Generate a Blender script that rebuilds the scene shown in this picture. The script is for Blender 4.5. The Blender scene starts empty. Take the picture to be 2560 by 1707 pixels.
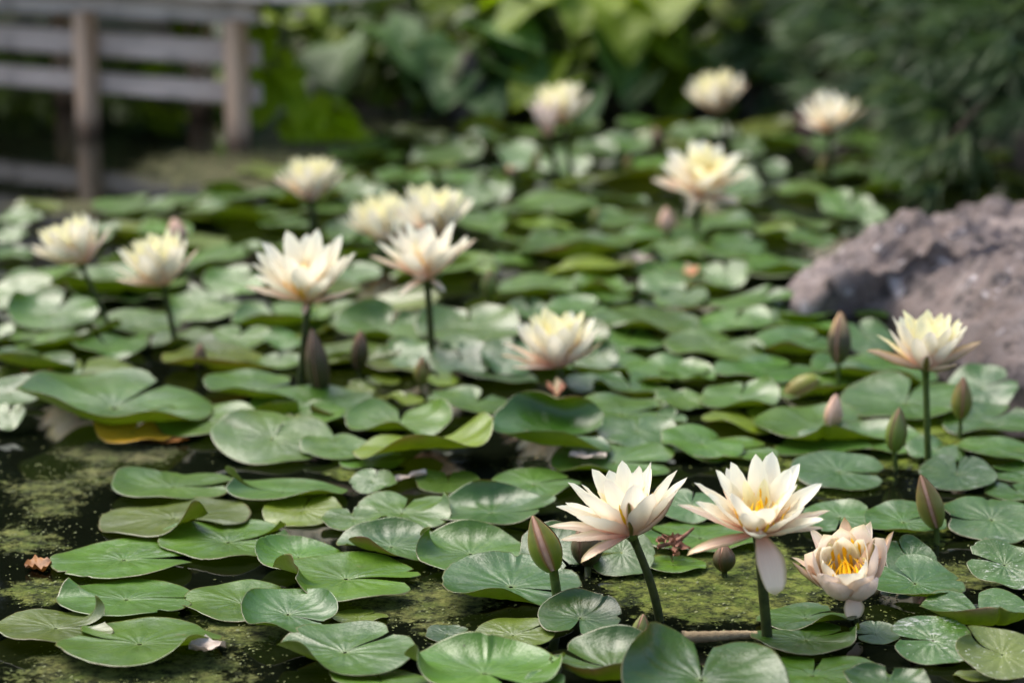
import bpy, bmesh, math, random
import numpy as np
from mathutils import Vector, Matrix, noise
R = math.radians
rnd = random.Random(7)
scene = bpy.context.scene
COL = scene.collection

# ------------------------------------------------------------------ camera, sky, sun, exposure
K = 1.0884                      # display px (2352 wide) -> photo px (2560 wide)
F_PX, CX, CY = 6044.0, 1280.0, 853.5
CAM_H = 0.72
PITCH = math.atan((CY + 490.0) / F_PX)
cam_d = bpy.data.cameras.new("camera")
cam = bpy.data.objects.new("camera", cam_d)
COL.objects.link(cam)
cam.location = (0, 0, CAM_H)
cam.rotation_euler = (R(90) - PITCH, 0, 0)
cam_d.sensor_width = 36.0
cam_d.lens = 36.0 * F_PX / 2560.0
cam_d.clip_start, cam_d.clip_end = 0.05, 500
cam_d.dof.use_dof = True
cam_d.dof.focus_distance = 2.22
cam_d.dof.aperture_fstop = 3.9
cam_d.dof.aperture_blades = 0
scene.camera = cam

SUN_EL, SUN_AZ = 60.0, -46.0      # azimuth measured from +Y (behind the pond) towards +X
world = bpy.data.worlds.new("World")
scene.world = world
world.use_nodes = True
wn = world.node_tree
bg = wn.nodes["Background"]
sky = wn.nodes.new("ShaderNodeTexSky")
sky.sky_type = 'NISHITA'
sky.sun_disc = False
sky.sun_elevation = R(SUN_EL)
sky.sun_rotation = R(SUN_AZ)
sky.air_density, sky.dust_density, sky.ozone_density = 1.0, 3.0, 1.0
wn.links.new(sky.outputs[0], bg.inputs[0])
bg.inputs[1].default_value = 0.115
sun_d = bpy.data.lights.new("sun", 'SUN')
sun_d.energy = 2.0
sun_d.angle = R(50)
sun_d.color = (1.0, 0.95, 0.87)
sun = bpy.data.objects.new("sun", sun_d)
COL.objects.link(sun)
sd = Vector((math.sin(R(SUN_AZ)) * math.cos(R(SUN_EL)), math.cos(R(SUN_AZ)) * math.cos(R(SUN_EL)), math.sin(R(SUN_EL))))
sun.rotation_euler = sd.to_track_quat('Z', 'Y').to_euler()
scene.view_settings.view_transform = 'Standard'
scene.view_settings.look = 'None'
scene.view_settings.gamma = 1
scene.view_settings.exposure = 1.47
scene.cycles.use_denoising = True
scene.cycles.max_bounces = 8
scene.cycles.transparent_max_bounces = 8

# ------------------------------------------------------------------ pixel <-> world helpers
cp, sp = math.cos(PITCH), math.sin(PITCH)
def ray(x, y):
    u, v = (x - CX) / F_PX, -(y - CY) / F_PX
    return Vector((u, cp + v * sp, -sp + v * cp))
def at(x, y, z=0.0):            # photo px -> point on the level z
    d = ray(x, y); t = (z - CAM_H) / d.z
    return Vector((d.x * t, d.y * t, z))
def atY(x, y, Y):               # photo px -> point in the upright plane at distance Y
    d = ray(x, y); t = Y / d.y
    return Vector((d.x * t, Y, CAM_H + d.z * t))
def ppm(p):                     # photo px per metre at p
    return F_PX / (p.y * cp + (CAM_H - p.z) * sp)
def proj(P):                    # Nx3 -> Nx2 photo px
    x, y, z = P[:, 0], P[:, 1], P[:, 2] - CAM_H
    dep = y * cp - z * sp
    up = y * sp + z * cp
    return np.stack([CX + F_PX * x / dep, CY - F_PX * up / dep], 1)
def DD(x, y): return (x * K, y * K)

# ------------------------------------------------------------------ object helpers
def tag(o, label=None, cat=None, group=None, kind=None):
    if label: o["label"] = label
    if cat: o["category"] = cat
    if group: o["group"] = group
    if kind: o["kind"] = kind
    return o
def empty(name, loc=(0, 0, 0)):
    o = bpy.data.objects.new(name, None)
    o.empty_display_size = 0.02
    o.location = loc
    COL.objects.link(o)
    return o
def link(name, me, parent=None, M=None):
    o = bpy.data.objects.new(name, me)
    COL.objects.link(o)
    if parent: o.parent = parent
    if M is not None: o.matrix_basis = M
    return o
def mesh(name, V, Fc, mats, uv=None, mi=None, smooth=True):
    me = bpy.data.meshes.new(name)
    me.from_pydata([tuple(v) for v in V], [], [tuple(int(a) for a in f) for f in Fc])
    for m in (mats if isinstance(mats, (list, tuple)) else [mats]): me.materials.append(m)
    if uv is not None:
        lay = me.uv_layers.new(name="UVMap")
        idx = np.empty(len(me.loops), dtype=np.int32); me.loops.foreach_get("vertex_index", idx)
        lay.data.foreach_set("uv", np.asarray(uv, dtype=np.float32)[idx].ravel())
    if mi is not None: me.polygons.foreach_set("material_index", np.asarray(mi, dtype=np.int32))
    if smooth: me.polygons.foreach_set("use_smooth", np.ones(len(me.polygons), dtype=bool))
    me.update()
    return me
def grid_faces(n, m, off=0, wrap=False):
    f = []
    for i in range(n - 1):
        for j in range(m if wrap else m - 1):
            j2 = (j + 1) % m
            f.append((off + i * m + j, off + (i + 1) * m + j, off + (i + 1) * m + j2, off + i * m + j2))
    return f
def tube(pts, rads, m=10, cap=True):
    V, n = [], len(pts)
    for i, p in enumerate(pts):
        t = (pts[min(i + 1, n - 1)] - pts[max(i - 1, 0)]).normalized()
        a = t.cross(Vector((0, 1, 0.13))).normalized(); b = t.cross(a).normalized()
        for j in range(m):
            w = 2 * math.pi * j / m
            V.append(p + (a * math.cos(w) + b * math.sin(w)) * rads[i])
    Fc = [f[::-1] for f in grid_faces(n, m, 0, True)]
    Fc = grid_faces(n, m, 0, True)
    if cap:
        Fc.append(tuple(range(m - 1, -1, -1))); Fc.append(tuple((n - 1) * m + j for j in range(m)))
    return V, Fc
def merge(parts):
    V, Fc = [], []
    for v, f in parts:
        o = len(V); V += list(v); Fc += [tuple(a + o for a in q) for q in f]
    return V, Fc
def box(c, s, rot=None):
    V = []
    for dx in (-1, 1):
        for dy in (-1, 1):
            for dz in (-1, 1):
                p = Vector((dx * s[0] / 2, dy * s[1] / 2, dz * s[2] / 2))
                if rot: p = rot @ p
                V.append(Vector(c) + p)
    return V, [(0, 1, 3, 2), (4, 6, 7, 5), (0, 4, 5, 1), (2, 3, 7, 6), (0, 2, 6, 4), (1, 5, 7, 3)]

# ------------------------------------------------------------------ material helpers
class NT:
    def __init__(s, name):
        s.m = bpy.data.materials.new(name); s.m.use_nodes = True
        s.t = s.m.node_tree; s.b = s.t.nodes["Principled BSDF"]; s.out = s.t.nodes["Material Output"]
    def n(s, typ, **kw):
        nd = s.t.nodes.new("ShaderNode" + typ)
        for k, v in kw.items(): setattr(nd, k, v)
        return nd
    def l(s, a, b): s.t.links.new(a, b)
    def val(s, x, sock):
        if isinstance(x, (int, float)): sock.default_value = x
        elif isinstance(x, (tuple, list)): sock.default_value = (*x, 1.0)[:4] if len(sock.default_value) == 4 else x
        else: s.l(x, sock)
    def math(s, op, a, b=0.0, clamp=False):
        nd = s.n("Math", operation=op, use_clamp=clamp); s.val(a, nd.inputs[0]); s.val(b, nd.inputs[1]); return nd.outputs[0]
    def mix(s, f, a, b, mode='MIX'):
        nd = s.n("MixRGB", blend_type=mode); s.val(f, nd.inputs[0]); s.val(a, nd.inputs[1]); s.val(b, nd.inputs[2]); return nd.outputs[0]
    def noise(s, scale, detail=3, rough=.55, vec=None, w=None):
        nd = s.n("TexNoise"); nd.inputs["Scale"].default_value = scale; nd.inputs["Detail"].default_value = detail
        nd.inputs["Roughness"].default_value = rough
        if vec is not None: s.l(vec, nd.inputs["Vector"])
        return nd.outputs["Fac"]
    def ramp(s, f, lo, hi):
        nd = s.n("MapRange"); nd.inputs[1].default_value = lo; nd.inputs[2].default_value = hi; s.l(f, nd.inputs[0]); return nd.outputs[0]
    def bump(s, h, dist, strength=1.0):
        nd = s.n("Bump"); nd.inputs["Strength"].default_value = strength; nd.inputs["Distance"].default_value = dist
        s.l(h, nd.inputs["Height"]); return nd.outputs[0]
    def pos(s): return s.n("NewGeometry").outputs["Position"]
    def obj(s): return s.n("TexCoord").outputs["Object"]

def simple_mat(name, c1, c2, scale=30, rough=.6, bump=.002, spec=.3, trans=0.0, coord="obj"):
    t = NT(name); v = t.obj() if coord == "obj" else t.pos()
    f = t.ramp(t.noise(scale, 5, .6, v), .3, .7)
    c = t.mix(f, c1, c2); t.l(c, t.b.inputs["Base Color"])
    t.b.inputs["Roughness"].default_value = rough; t.b.inputs["Specular IOR Level"].default_value = spec
    if bump: t.l(t.bump(t.noise(scale * 3, 4, .6, v), bump), t.b.inputs["Normal"])
    if trans:
        tr = t.n("BsdfTranslucent"); t.l(c, tr.inputs[0])
        mx = t.n("MixShader"); mx.inputs[0].default_value = trans
        t.l(t.b.outputs[0], mx.inputs[1]); t.l(tr.outputs[0], mx.inputs[2]); t.l(mx.outputs[0], t.out.inputs[0])
    return t.m

def pad_material():
    t = NT("lily_leaf")
    oi = t.n("ObjectInfo"); uv = t.n("UVMap").outputs[0]
    sep = t.n("SeparateXYZ"); t.l(uv, sep.inputs[0])
    ang, rho = sep.outputs[0], sep.outputs[1]
    oc = t.obj()
    rv = t.n("VectorMath", operation='ADD'); t.l(oc, rv.inputs[0])
    cmb = t.n("CombineXYZ"); t.l(t.math('MULTIPLY', oi.outputs["Random"], 9.0), cmb.inputs[0]); t.l(cmb.outputs[0], rv.inputs[1])
    v = rv.outputs[0]
    # veins: two sets of radial lines, the finer one only towards the rim
    def vein(freq, lo):
        s_ = t.math('ABSOLUTE', t.math('SINE', t.math('ADD', t.math('MULTIPLY', ang, freq * math.pi), t.math('MULTIPLY', t.noise(30, 2, .5, v), 1.3))))
        return t.ramp(s_, lo, 0.0)
    ve = t.math('MAXIMUM', t.math('MULTIPLY', vein(15, .13), t.ramp(rho, 1.0, .25)), t.math('MULTIPLY', vein(30, .2), t.ramp(rho, .35, .8)))
    big = t.ramp(t.noise(16, 4, .6, v), .32, .68)
    fine = t.ramp(t.noise(220, 3, .6, v), .3, .7)
    c = t.mix(1.0, oi.outputs["Color"], t.mix(big, (.72, .74, .7), (1.25, 1.2, 1.15)), 'MULTIPLY')
    c = t.mix(t.math('MULTIPLY', fine, .22), c, t.mix(1.0, c, (.55, .6, .5), 'MULTIPLY'))
    c = t.mix(t.math('MULTIPLY', ve, .10), c, t.mix(1.0, c, (1.5, 1.4, 1.3), 'MULTIPLY'))
    c = t.mix(t.math('MULTIPLY', t.ramp(rho, .1, .0), .6), c, (.16, .22, .05))
    # age blotches and brown specks
    bl = t.ramp(t.noise(34, 6, .75, v), .63, .69)
    c = t.mix(t.math('MULTIPLY', bl, .6), c, (.11, .10, .03))
    spk = t.ramp(t.noise(260, 2, .5, v), .735, .76)
    c = t.mix(t.math('MULTIPLY', spk, .7), c, (.05, .035, .015))
    # dried-on scale: pale scratches and flecks, by the object's alpha
    mp = t.n("Mapping"); mp.inputs["Scale"].default_value = (1.0, 3.2, 1.0); t.l(v, mp.inputs[0])
    st = t.math('MULTIPLY', t.ramp(t.noise(70, 6, .75, mp.outputs[0]), .55, .66), t.ramp(t.noise(14, 2, .5, v), .46, .62))
    fl = t.ramp(t.noise(420, 2, .6, v), .665, .72)
    amt = t.math('SUBTRACT', 1.0, oi.outputs["Alpha"])
    sm = t.math('MULTIPLY', t.math('MAXIMUM', st, t.math('MULTIPLY', fl, .8)), t.math('ADD', amt, .05), True)
    c = t.mix(sm, c, (.52, .52, .46))
    # thin worn rim
    rim = t.math('MULTIPLY', t.ramp(rho, .965, .995), t.ramp(t.noise(25, 2, .5, v), .3, .6))
    top = t.mix(t.math('MULTIPLY', rim, .8), c, (.10, .07, .02))
    und = t.mix(big, (.06, .085, .004), (.115, .13, .010))
    und = t.mix(t.math('MULTIPLY', t.ramp(rho, .8, 1.0), t.ramp(t.noise(9, 2, .5, v), .52, .66)), und, (.16, .065, .03))
    geo = t.n("NewGeometry"); bf = geo.outputs["Backfacing"]
    col = t.mix(bf, top, und)
    t.l(col, t.b.inputs["Base Color"])
    t.b.inputs["Specular IOR Level"].default_value = .52
    ro = t.math('ADD', .23, t.math('MULTIPLY', t.noise(45, 4, .6, v), .2))
    ro = t.math('ADD', ro, t.math('MULTIPLY', bf, .2))
    t.l(t.math('ADD', ro, t.math('MULTIPLY', sm, .3), True), t.b.inputs["Roughness"])
    h = t.math('ADD', t.math('MULTIPLY', ve, -.10), t.math('ADD', t.math('MULTIPLY', t.noise(45, 4, .6, v), 2.0), t.math('MULTIPLY', t.noise(300, 3, .6, v), .3)))
    t.l(t.bump(h, .0013, .6), t.b.inputs["Normal"])
    tr = t.n("BsdfTranslucent"); t.l(t.mix(1.0, t.mix(.5, top, und), (1.6, 1.8, .35), 'MULTIPLY'), tr.inputs[0])
    mx = t.n("MixShader"); mx.inputs[0].default_value = .13
    t.l(t.b.outputs[0], mx.inputs[1]); t.l(tr.outputs[0], mx.inputs[2]); t.l(mx.outputs[0], t.out.inputs[0])
    return t.m

def petal_material(name, base, mid, tip, back, trans=.3, edge=None):
    t = NT(name)
    uv = t.n("UVMap").outputs[0]; sep = t.n("SeparateXYZ"); t.l(uv, sep.inputs[0])
    u, vv = sep.outputs[0], sep.outputs[1]
    c = t.mix(t.ramp(vv, .02, .34), base, mid); c = t.mix(t.ramp(vv, .35, .9), c, tip)
    li = t.math('ABSOLUTE', t.math('SINE', t.math('MULTIPLY', u, 26.0)))
    c = t.mix(t.math('MULTIPLY', t.ramp(li, .35, 0.0), .10), c, t.mix(1.0, c, (.85, .72, .66), 'MULTIPLY'))
    bcol = t.mix(t.ramp(vv, .0, .55), base, back)
    if edge:
        e = t.ramp(t.math('ABSOLUTE', t.math('SUBTRACT', u, .5)), .36, .5)
        c = t.mix(t.math('MULTIPLY', t.math('MAXIMUM', e, t.ramp(vv, .86, 1.0)), .8), c, edge)
        bcol = t.mix(t.ramp(t.math('ABSOLUTE', t.math('SUBTRACT', u, .5)), .12, .42), back, mid) if name == "sepal" else bcol
    col = t.mix(t.n("NewGeometry").outputs["Backfacing"], c, bcol)
    t.l(col, t.b.inputs["Base Color"])
    t.b.inputs["Roughness"].default_value = .55; t.b.inputs["Specular IOR Level"].default_value = .25
    t.l(t.bump(t.math('ADD', t.math('MULTIPLY', li, .4), t.noise(60, 3, .6, t.obj())), .0006, .5), t.b.inputs["Normal"])
    tr = t.n("BsdfTranslucent"); t.l(col, tr.inputs[0])
    mx = t.n("MixShader"); mx.inputs[0].default_value = trans
    t.l(t.b.outputs[0], mx.inputs[1]); t.l(tr.outputs[0], mx.inputs[2]); t.l(mx.outputs[0], t.out.inputs[0])
    return t.m

M_PAD = pad_material()
M_PET_IN = petal_material("petal_inner", (.88, .55, .14), (.90, .80, .38), (.92, .88, .58), (.90, .85, .56), .32)
M_PET_MID = petal_material("petal_middle", (.86, .44, .27), (.90, .82, .64), (.93, .91, .75), (.91, .84, .69), .32)
M_PET_OUT = petal_material("petal_outer", (.84, .40, .26), (.90, .70, .57), (.92, .85, .70), (.89, .71, .59), .28, (.7, .6, .35))
M_SEPAL = petal_material("sepal", (.82, .42, .26), (.88, .62, .46), (.86, .68, .48), (.17, .13, .02), .15, (.3, .24, .05))
M_STAMEN = simple_mat("stamen", (.92, .50, .01), (.95, .66, .04), 200, .5, 0, .2, .25)
M_STEM = simple_mat("stem", (.014, .02, .004), (.05, .06, .010), 60, .5, .0008, .22)
M_STEM_G = simple_mat("stem_green", (.04, .065, .008), (.09, .12, .02), 60, .5, .0008, .25)

# ------------------------------------------------------------------ the setting: ground, water
PT = np.array
def shore_back(x):               # far shore (Y) of the pond at x
    s = 1 / (1 + math.exp((x + .62) * 14))
    return 5.55 + 2.6 * s + .10 * math.sin(x * 5)
def ground_h(x, y):
    d1 = y - shore_back(x)
    d2 = x - (1.32 + .25 * math.sin(y * 2.2) - max(0, y - 3.9) * .20)
    d = max(d1, d2)
    if x < -.9: d = max(d, -30)
    h = -.28 + .36 / (1 + math.exp(-d * 7))
    h += .05 * max(0, min(d, 4)) ** .8 if d > 0 else 0
    return h + .025 * noise.noise((x * 2.3, y * 2.3, 0)) + .012 * noise.noise((x * 9, y * 9, 3))
def axis(lo, hi, step, far):
    a = list(np.arange(lo, hi + 1e-6, step)); g = step; p, q = lo, hi
    while q < far: g *= 1.6; q += g; p -= g; a = [p] + a + [q]
    return a
gx, gy = axis(-2.2, 2.2, .06, 120), axis(1.2, 9.0, .06, 160)
V = [(x, y, ground_h(x, y) if abs(x) < 40 and y < 60 and y > -20 else .1) for x in gx for y in gy]
t = NT("soil"); v = t.pos()
f1, f2 = t.ramp(t.noise(3, 4, .6, v), .4, .62), t.ramp(t.noise(40, 5, .65, v), .3, .7)
c = t.mix(f1, t.mix(f2, (.05, .036, .028), (.13, .10, .08)), t.mix(f2, (.03, .045, .015), (.09, .10, .04)))
t.l(c, t.b.inputs["Base Color"]); t.b.inputs["Roughness"].default_value = .9
t.l(t.bump(t.noise(60, 6, .7, v), .02), t.b.inputs["Normal"])
tag(link("ground", mesh("ground", V, grid_faces(len(gx), len(gy)), t.m)), kind="structure")

ALGAE = [  # photo px x, y, rx, ry, amount, hue (0 olive .. 1 bright yellow green)
    (1820, 1460, 420, 130, 1.0, .55), (2200, 1090, 300, 120, .95, .9), (1600, 1390, 200, 60, .9, .6), (2080, 1180, 200, 90, .9, .7),
    (330, 1690, 420, 110, .95, .3), (620, 1560, 180, 80, .95, .35), (1060, 1500, 260, 80, .9, .35), (1100, 1570, 120, 40, .8, .3),
    (120, 1240, 190, 90, .74, .3), (60, 1350, 170, 70, .76, .4), (300, 1130, 240, 50, .88, .05), (120, 1480, 170, 50, .88, .5), (250, 1190, 120, 50, .74, .2),
    (900, 990, 140, 60, .68, .8), (1100, 960, 120, 50, .62, .7), (700, 1010, 120, 30, .7, .6), (880, 1180, 90, 40, .8, .6), (1350, 1160, 170, 40, .7, .3),
    (1850, 1150, 160, 40, .8, .5), (1000, 720, 120, 40, .5, .7), (2050, 960, 200, 70, .75, .6), (2300, 1340, 120, 60, .8, .7), (2400, 1440, 200, 60, .8, .4),
    (560, 430, 360, 90, .80, .0), (780, 370, 260, 60, .82, .0), (180, 520, 320, 40, .78, .0), (2300, 1560, 260, 60, .6, .3), (1900, 1620, 200, 40, .6, .3),
    (250, 790, 200, 40, .45, .4), (1700, 700, 200, 40, .4, .4), (950, 310, 250, 40, .7, .05)]
wx, wy = axis(-1.5, 1.5, .016, 9), list(np.arange(1.2, 6.0, .016)) + list(np.arange(6.0, 9.5, .12))
WX, WY = np.meshgrid(wx, wy, indexing='ij')
WP = np.stack([WX.ravel(), WY.ravel(), np.zeros(WX.size)], 1)
uvp = proj(WP)
def algae_at(px):
    a = np.zeros(len(px)); hsum = np.zeros(len(px)); ws = np.full(len(px), 1e-6)
    for x, y, rx, ry, am, hu in ALGAE:
        g = np.exp(-(((px[:, 0] - x) / rx) ** 2 + ((px[:, 1] - y) / ry) ** 2) ** 1.3)
        a = np.maximum(a, g * am); hsum += g * hu; ws += g
    return a, hsum / ws
al, hu = algae_at(uvp)
al = np.maximum(al, .3)
t = NT("pond_water"); v = t.pos()
at_ = t.n("Attribute", attribute_name="algae"); ha = t.n("Attribute", attribute_name="hue")
mpn = t.n("Mapping"); mpn.inputs["Scale"].default_value = (1, .8, 1); t.l(v, mpn.inputs[0])
nz = t.math('ADD', t.math('MULTIPLY', t.noise(22, 7, .72, mpn.outputs[0]), .5), t.math('MULTIPLY', t.noise(85, 5, .75, v), .5))
mask = t.ramp(t.math('ADD', nz, t.math('SUBTRACT', t.math('MULTIPLY', at_.outputs["Fac"], .58), .40)), .45, .52)
fz = t.ramp(t.math('ADD', t.math('MULTIPLY', t.noise(42, 8, .72, v), .65), t.math('MULTIPLY', t.noise(150, 5, .75, v), .35)), .43, .57); mz = t.ramp(t.noise(34, 4, .6, v), .36, .64)
olive = t.mix(fz, (.020, .019, .007), (.20, .18, .09)); bright = t.mix(fz, (.020, .034, .003), (.31, .37, .035))
ac = t.mix(ha.outputs["Fac"], olive, bright); ac = t.mix(t.math('MULTIPLY', mz, .75), ac, t.mix(1.0, ac, (.42, .62, .35), 'MULTIPLY'))
t.b.inputs["Base Color"].default_value = (.003, .004, .002, 1); t.b.inputs["Roughness"].default_value = .04; t.b.inputs["IOR"].default_value = 1.33
t.l(t.bump(t.noise(9, 2, .5, v), .0015, .25), t.b.inputs["Normal"])
p2 = t.n("BsdfPrincipled"); t.l(ac, p2.inputs["Base Color"]); p2.inputs["Roughness"].default_value = .85; p2.inputs["Specular IOR Level"].default_value = .12
t.l(t.bump(t.math('ADD', t.noise(120, 7, .8, v), t.math('MULTIPLY', t.noise(40, 3, .6, v), .8)), .010, 1.0), p2.inputs["Normal"])
mx = t.n("MixShader"); t.l(mask, mx.inputs[0]); t.l(t.b.outputs[0], mx.inputs[1]); t.l(p2.outputs[0], mx.inputs[2]); t.l(mx.outputs[0], t.out.inputs[0])
me = mesh("pond_water", WP, grid_faces(len(wx), len(wy)), t.m)
for nm, arr in (("algae", al), ("hue", hu)):
    at2 = me.attributes.new(nm, 'FLOAT', 'POINT'); at2.data.foreach_set("value", arr.astype(np.float32))
tag(link("pond_water", me), kind="structure")

# floating duckweed flakes on the film: too many to count
Vd, Fd = [], []
pts = []
for x, y, rx, ry, am, h_ in ALGAE:
    if y < 900: continue
    n_ = int(rx * ry / 60)
    for _ in range(n_):
        px, py = rnd.gauss(x, rx * .55), rnd.gauss(y, ry * .55)
        if py > 880: pts.append((px, py, h_))
for px, py, h_ in pts:
    p = at(px, py, 0)
    if p.y < 1.4: continue
    r = rnd.uniform(.0005, .0015); o = len(Vd); n_ = 6; tz = rnd.uniform(0.0008, .0028); tx, ty = rnd.uniform(-.4, .4), rnd.uniform(-.4, .4)
    for k in range(n_):
        a = k * 2 * math.pi / n_; q = r * rnd.uniform(.6, 1.2)
        Vd.append((p.x + q * math.cos(a), p.y + q * math.sin(a), tz + max(-tz + .0004, q * (math.cos(a) * tx + math.sin(a) * ty))))
    Fd.append(tuple(range(o, o + n_)))
M_DUCK = simple_mat("duckweed", (.05, .07, .008), (.13, .145, .03), 90, .6, 0, .3, .1, "pos")
tag(link("duckweed", mesh("duckweed", Vd, Fd, M_DUCK, smooth=False)), "yellow green duckweed flakes floating between the lily pads", "duckweed", None, "stuff")

# ------------------------------------------------------------------ lily pads
LM = [  # what a pad can be described by: phrase, foot on the water in photo px
    ("the lily leaning over the fat bud", 1655, 1545), ("the lily with one petal hanging down", 1926, 1622),
    ("the half-open peach lily cup", 2146, 1562), ("the lily cupped in green sepals", 2322, 1165),
    ("the low lily with narrow spread petals", 1409, 980), ("the lily with two spread lower petals", 743, 985),
    ("the lily on the dark upright stem", 1083, 914), ("the lily backed by a peach bud", 444, 860),
    ("the lily on a slanting stem", 288, 827), ("the flat-topped lily near the bridge", 786, 580),
    ("the paired pale lilies", 1030, 640), ("the far lily above a closed one", 1400, 440),
    ("the far yellow-hearted lily", 1732, 600), ("the far lily under the pine", 2073, 430),
    ("the fat red-streaked bud", 1396, 1480), ("the brown-tipped bud by the stained pads", 2342, 1350),
    ("the slim bud beside the green-sepalled lily", 2240, 1170), ("the bud near the boulder foot", 2400, 1094),
    ("the tall orange-tipped bud", 2095, 975), ("the leaning brown bud", 2000, 1020), ("the bare pink petal bud", 2080, 1075),
    ("the broad dark bud", 800, 990), ("the dark bud behind the broad one", 900, 945), ("the small green bud", 1224, 752),
    ("the dry reddish sprig", 1690, 1380), ("the boulder's snout", 1960, 770), ("the fallen tan stalk", 1790, 1592),
    ("the yellowed pad", 333, 1080), ("the orange dead leaf", 100, 1425), ("the dried scrap", 512, 1628),
    ("the fallen peach petal", 1725, 690), ("the far pink bud", 1665, 600), ("the bridge posts", 590, 370),
]
TINT = {"g": (.054, .126, .006), "p": (.050, .108, .010), "d": (.023, .064, .003), "y": (.105, .160, .006), "o": (.50, .30, .02), "s": (.074, .108, .011), "b": (.037, .096, .008)}
TNAME = {"g": "mid green", "p": "pale green", "d": "dark green", "y": "yellowish green", "o": "yellow", "s": "dull green", "b": "bluish green"}
OFF = {1: (0, 1100), 2: (850, 1100), 3: (1660, 1100), 4: (0, 550), 5: (850, 550), 6: (1660, 550), 7: (0, 0), 8: (850, 0), 9: (1660, 0)}
U = None
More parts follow.
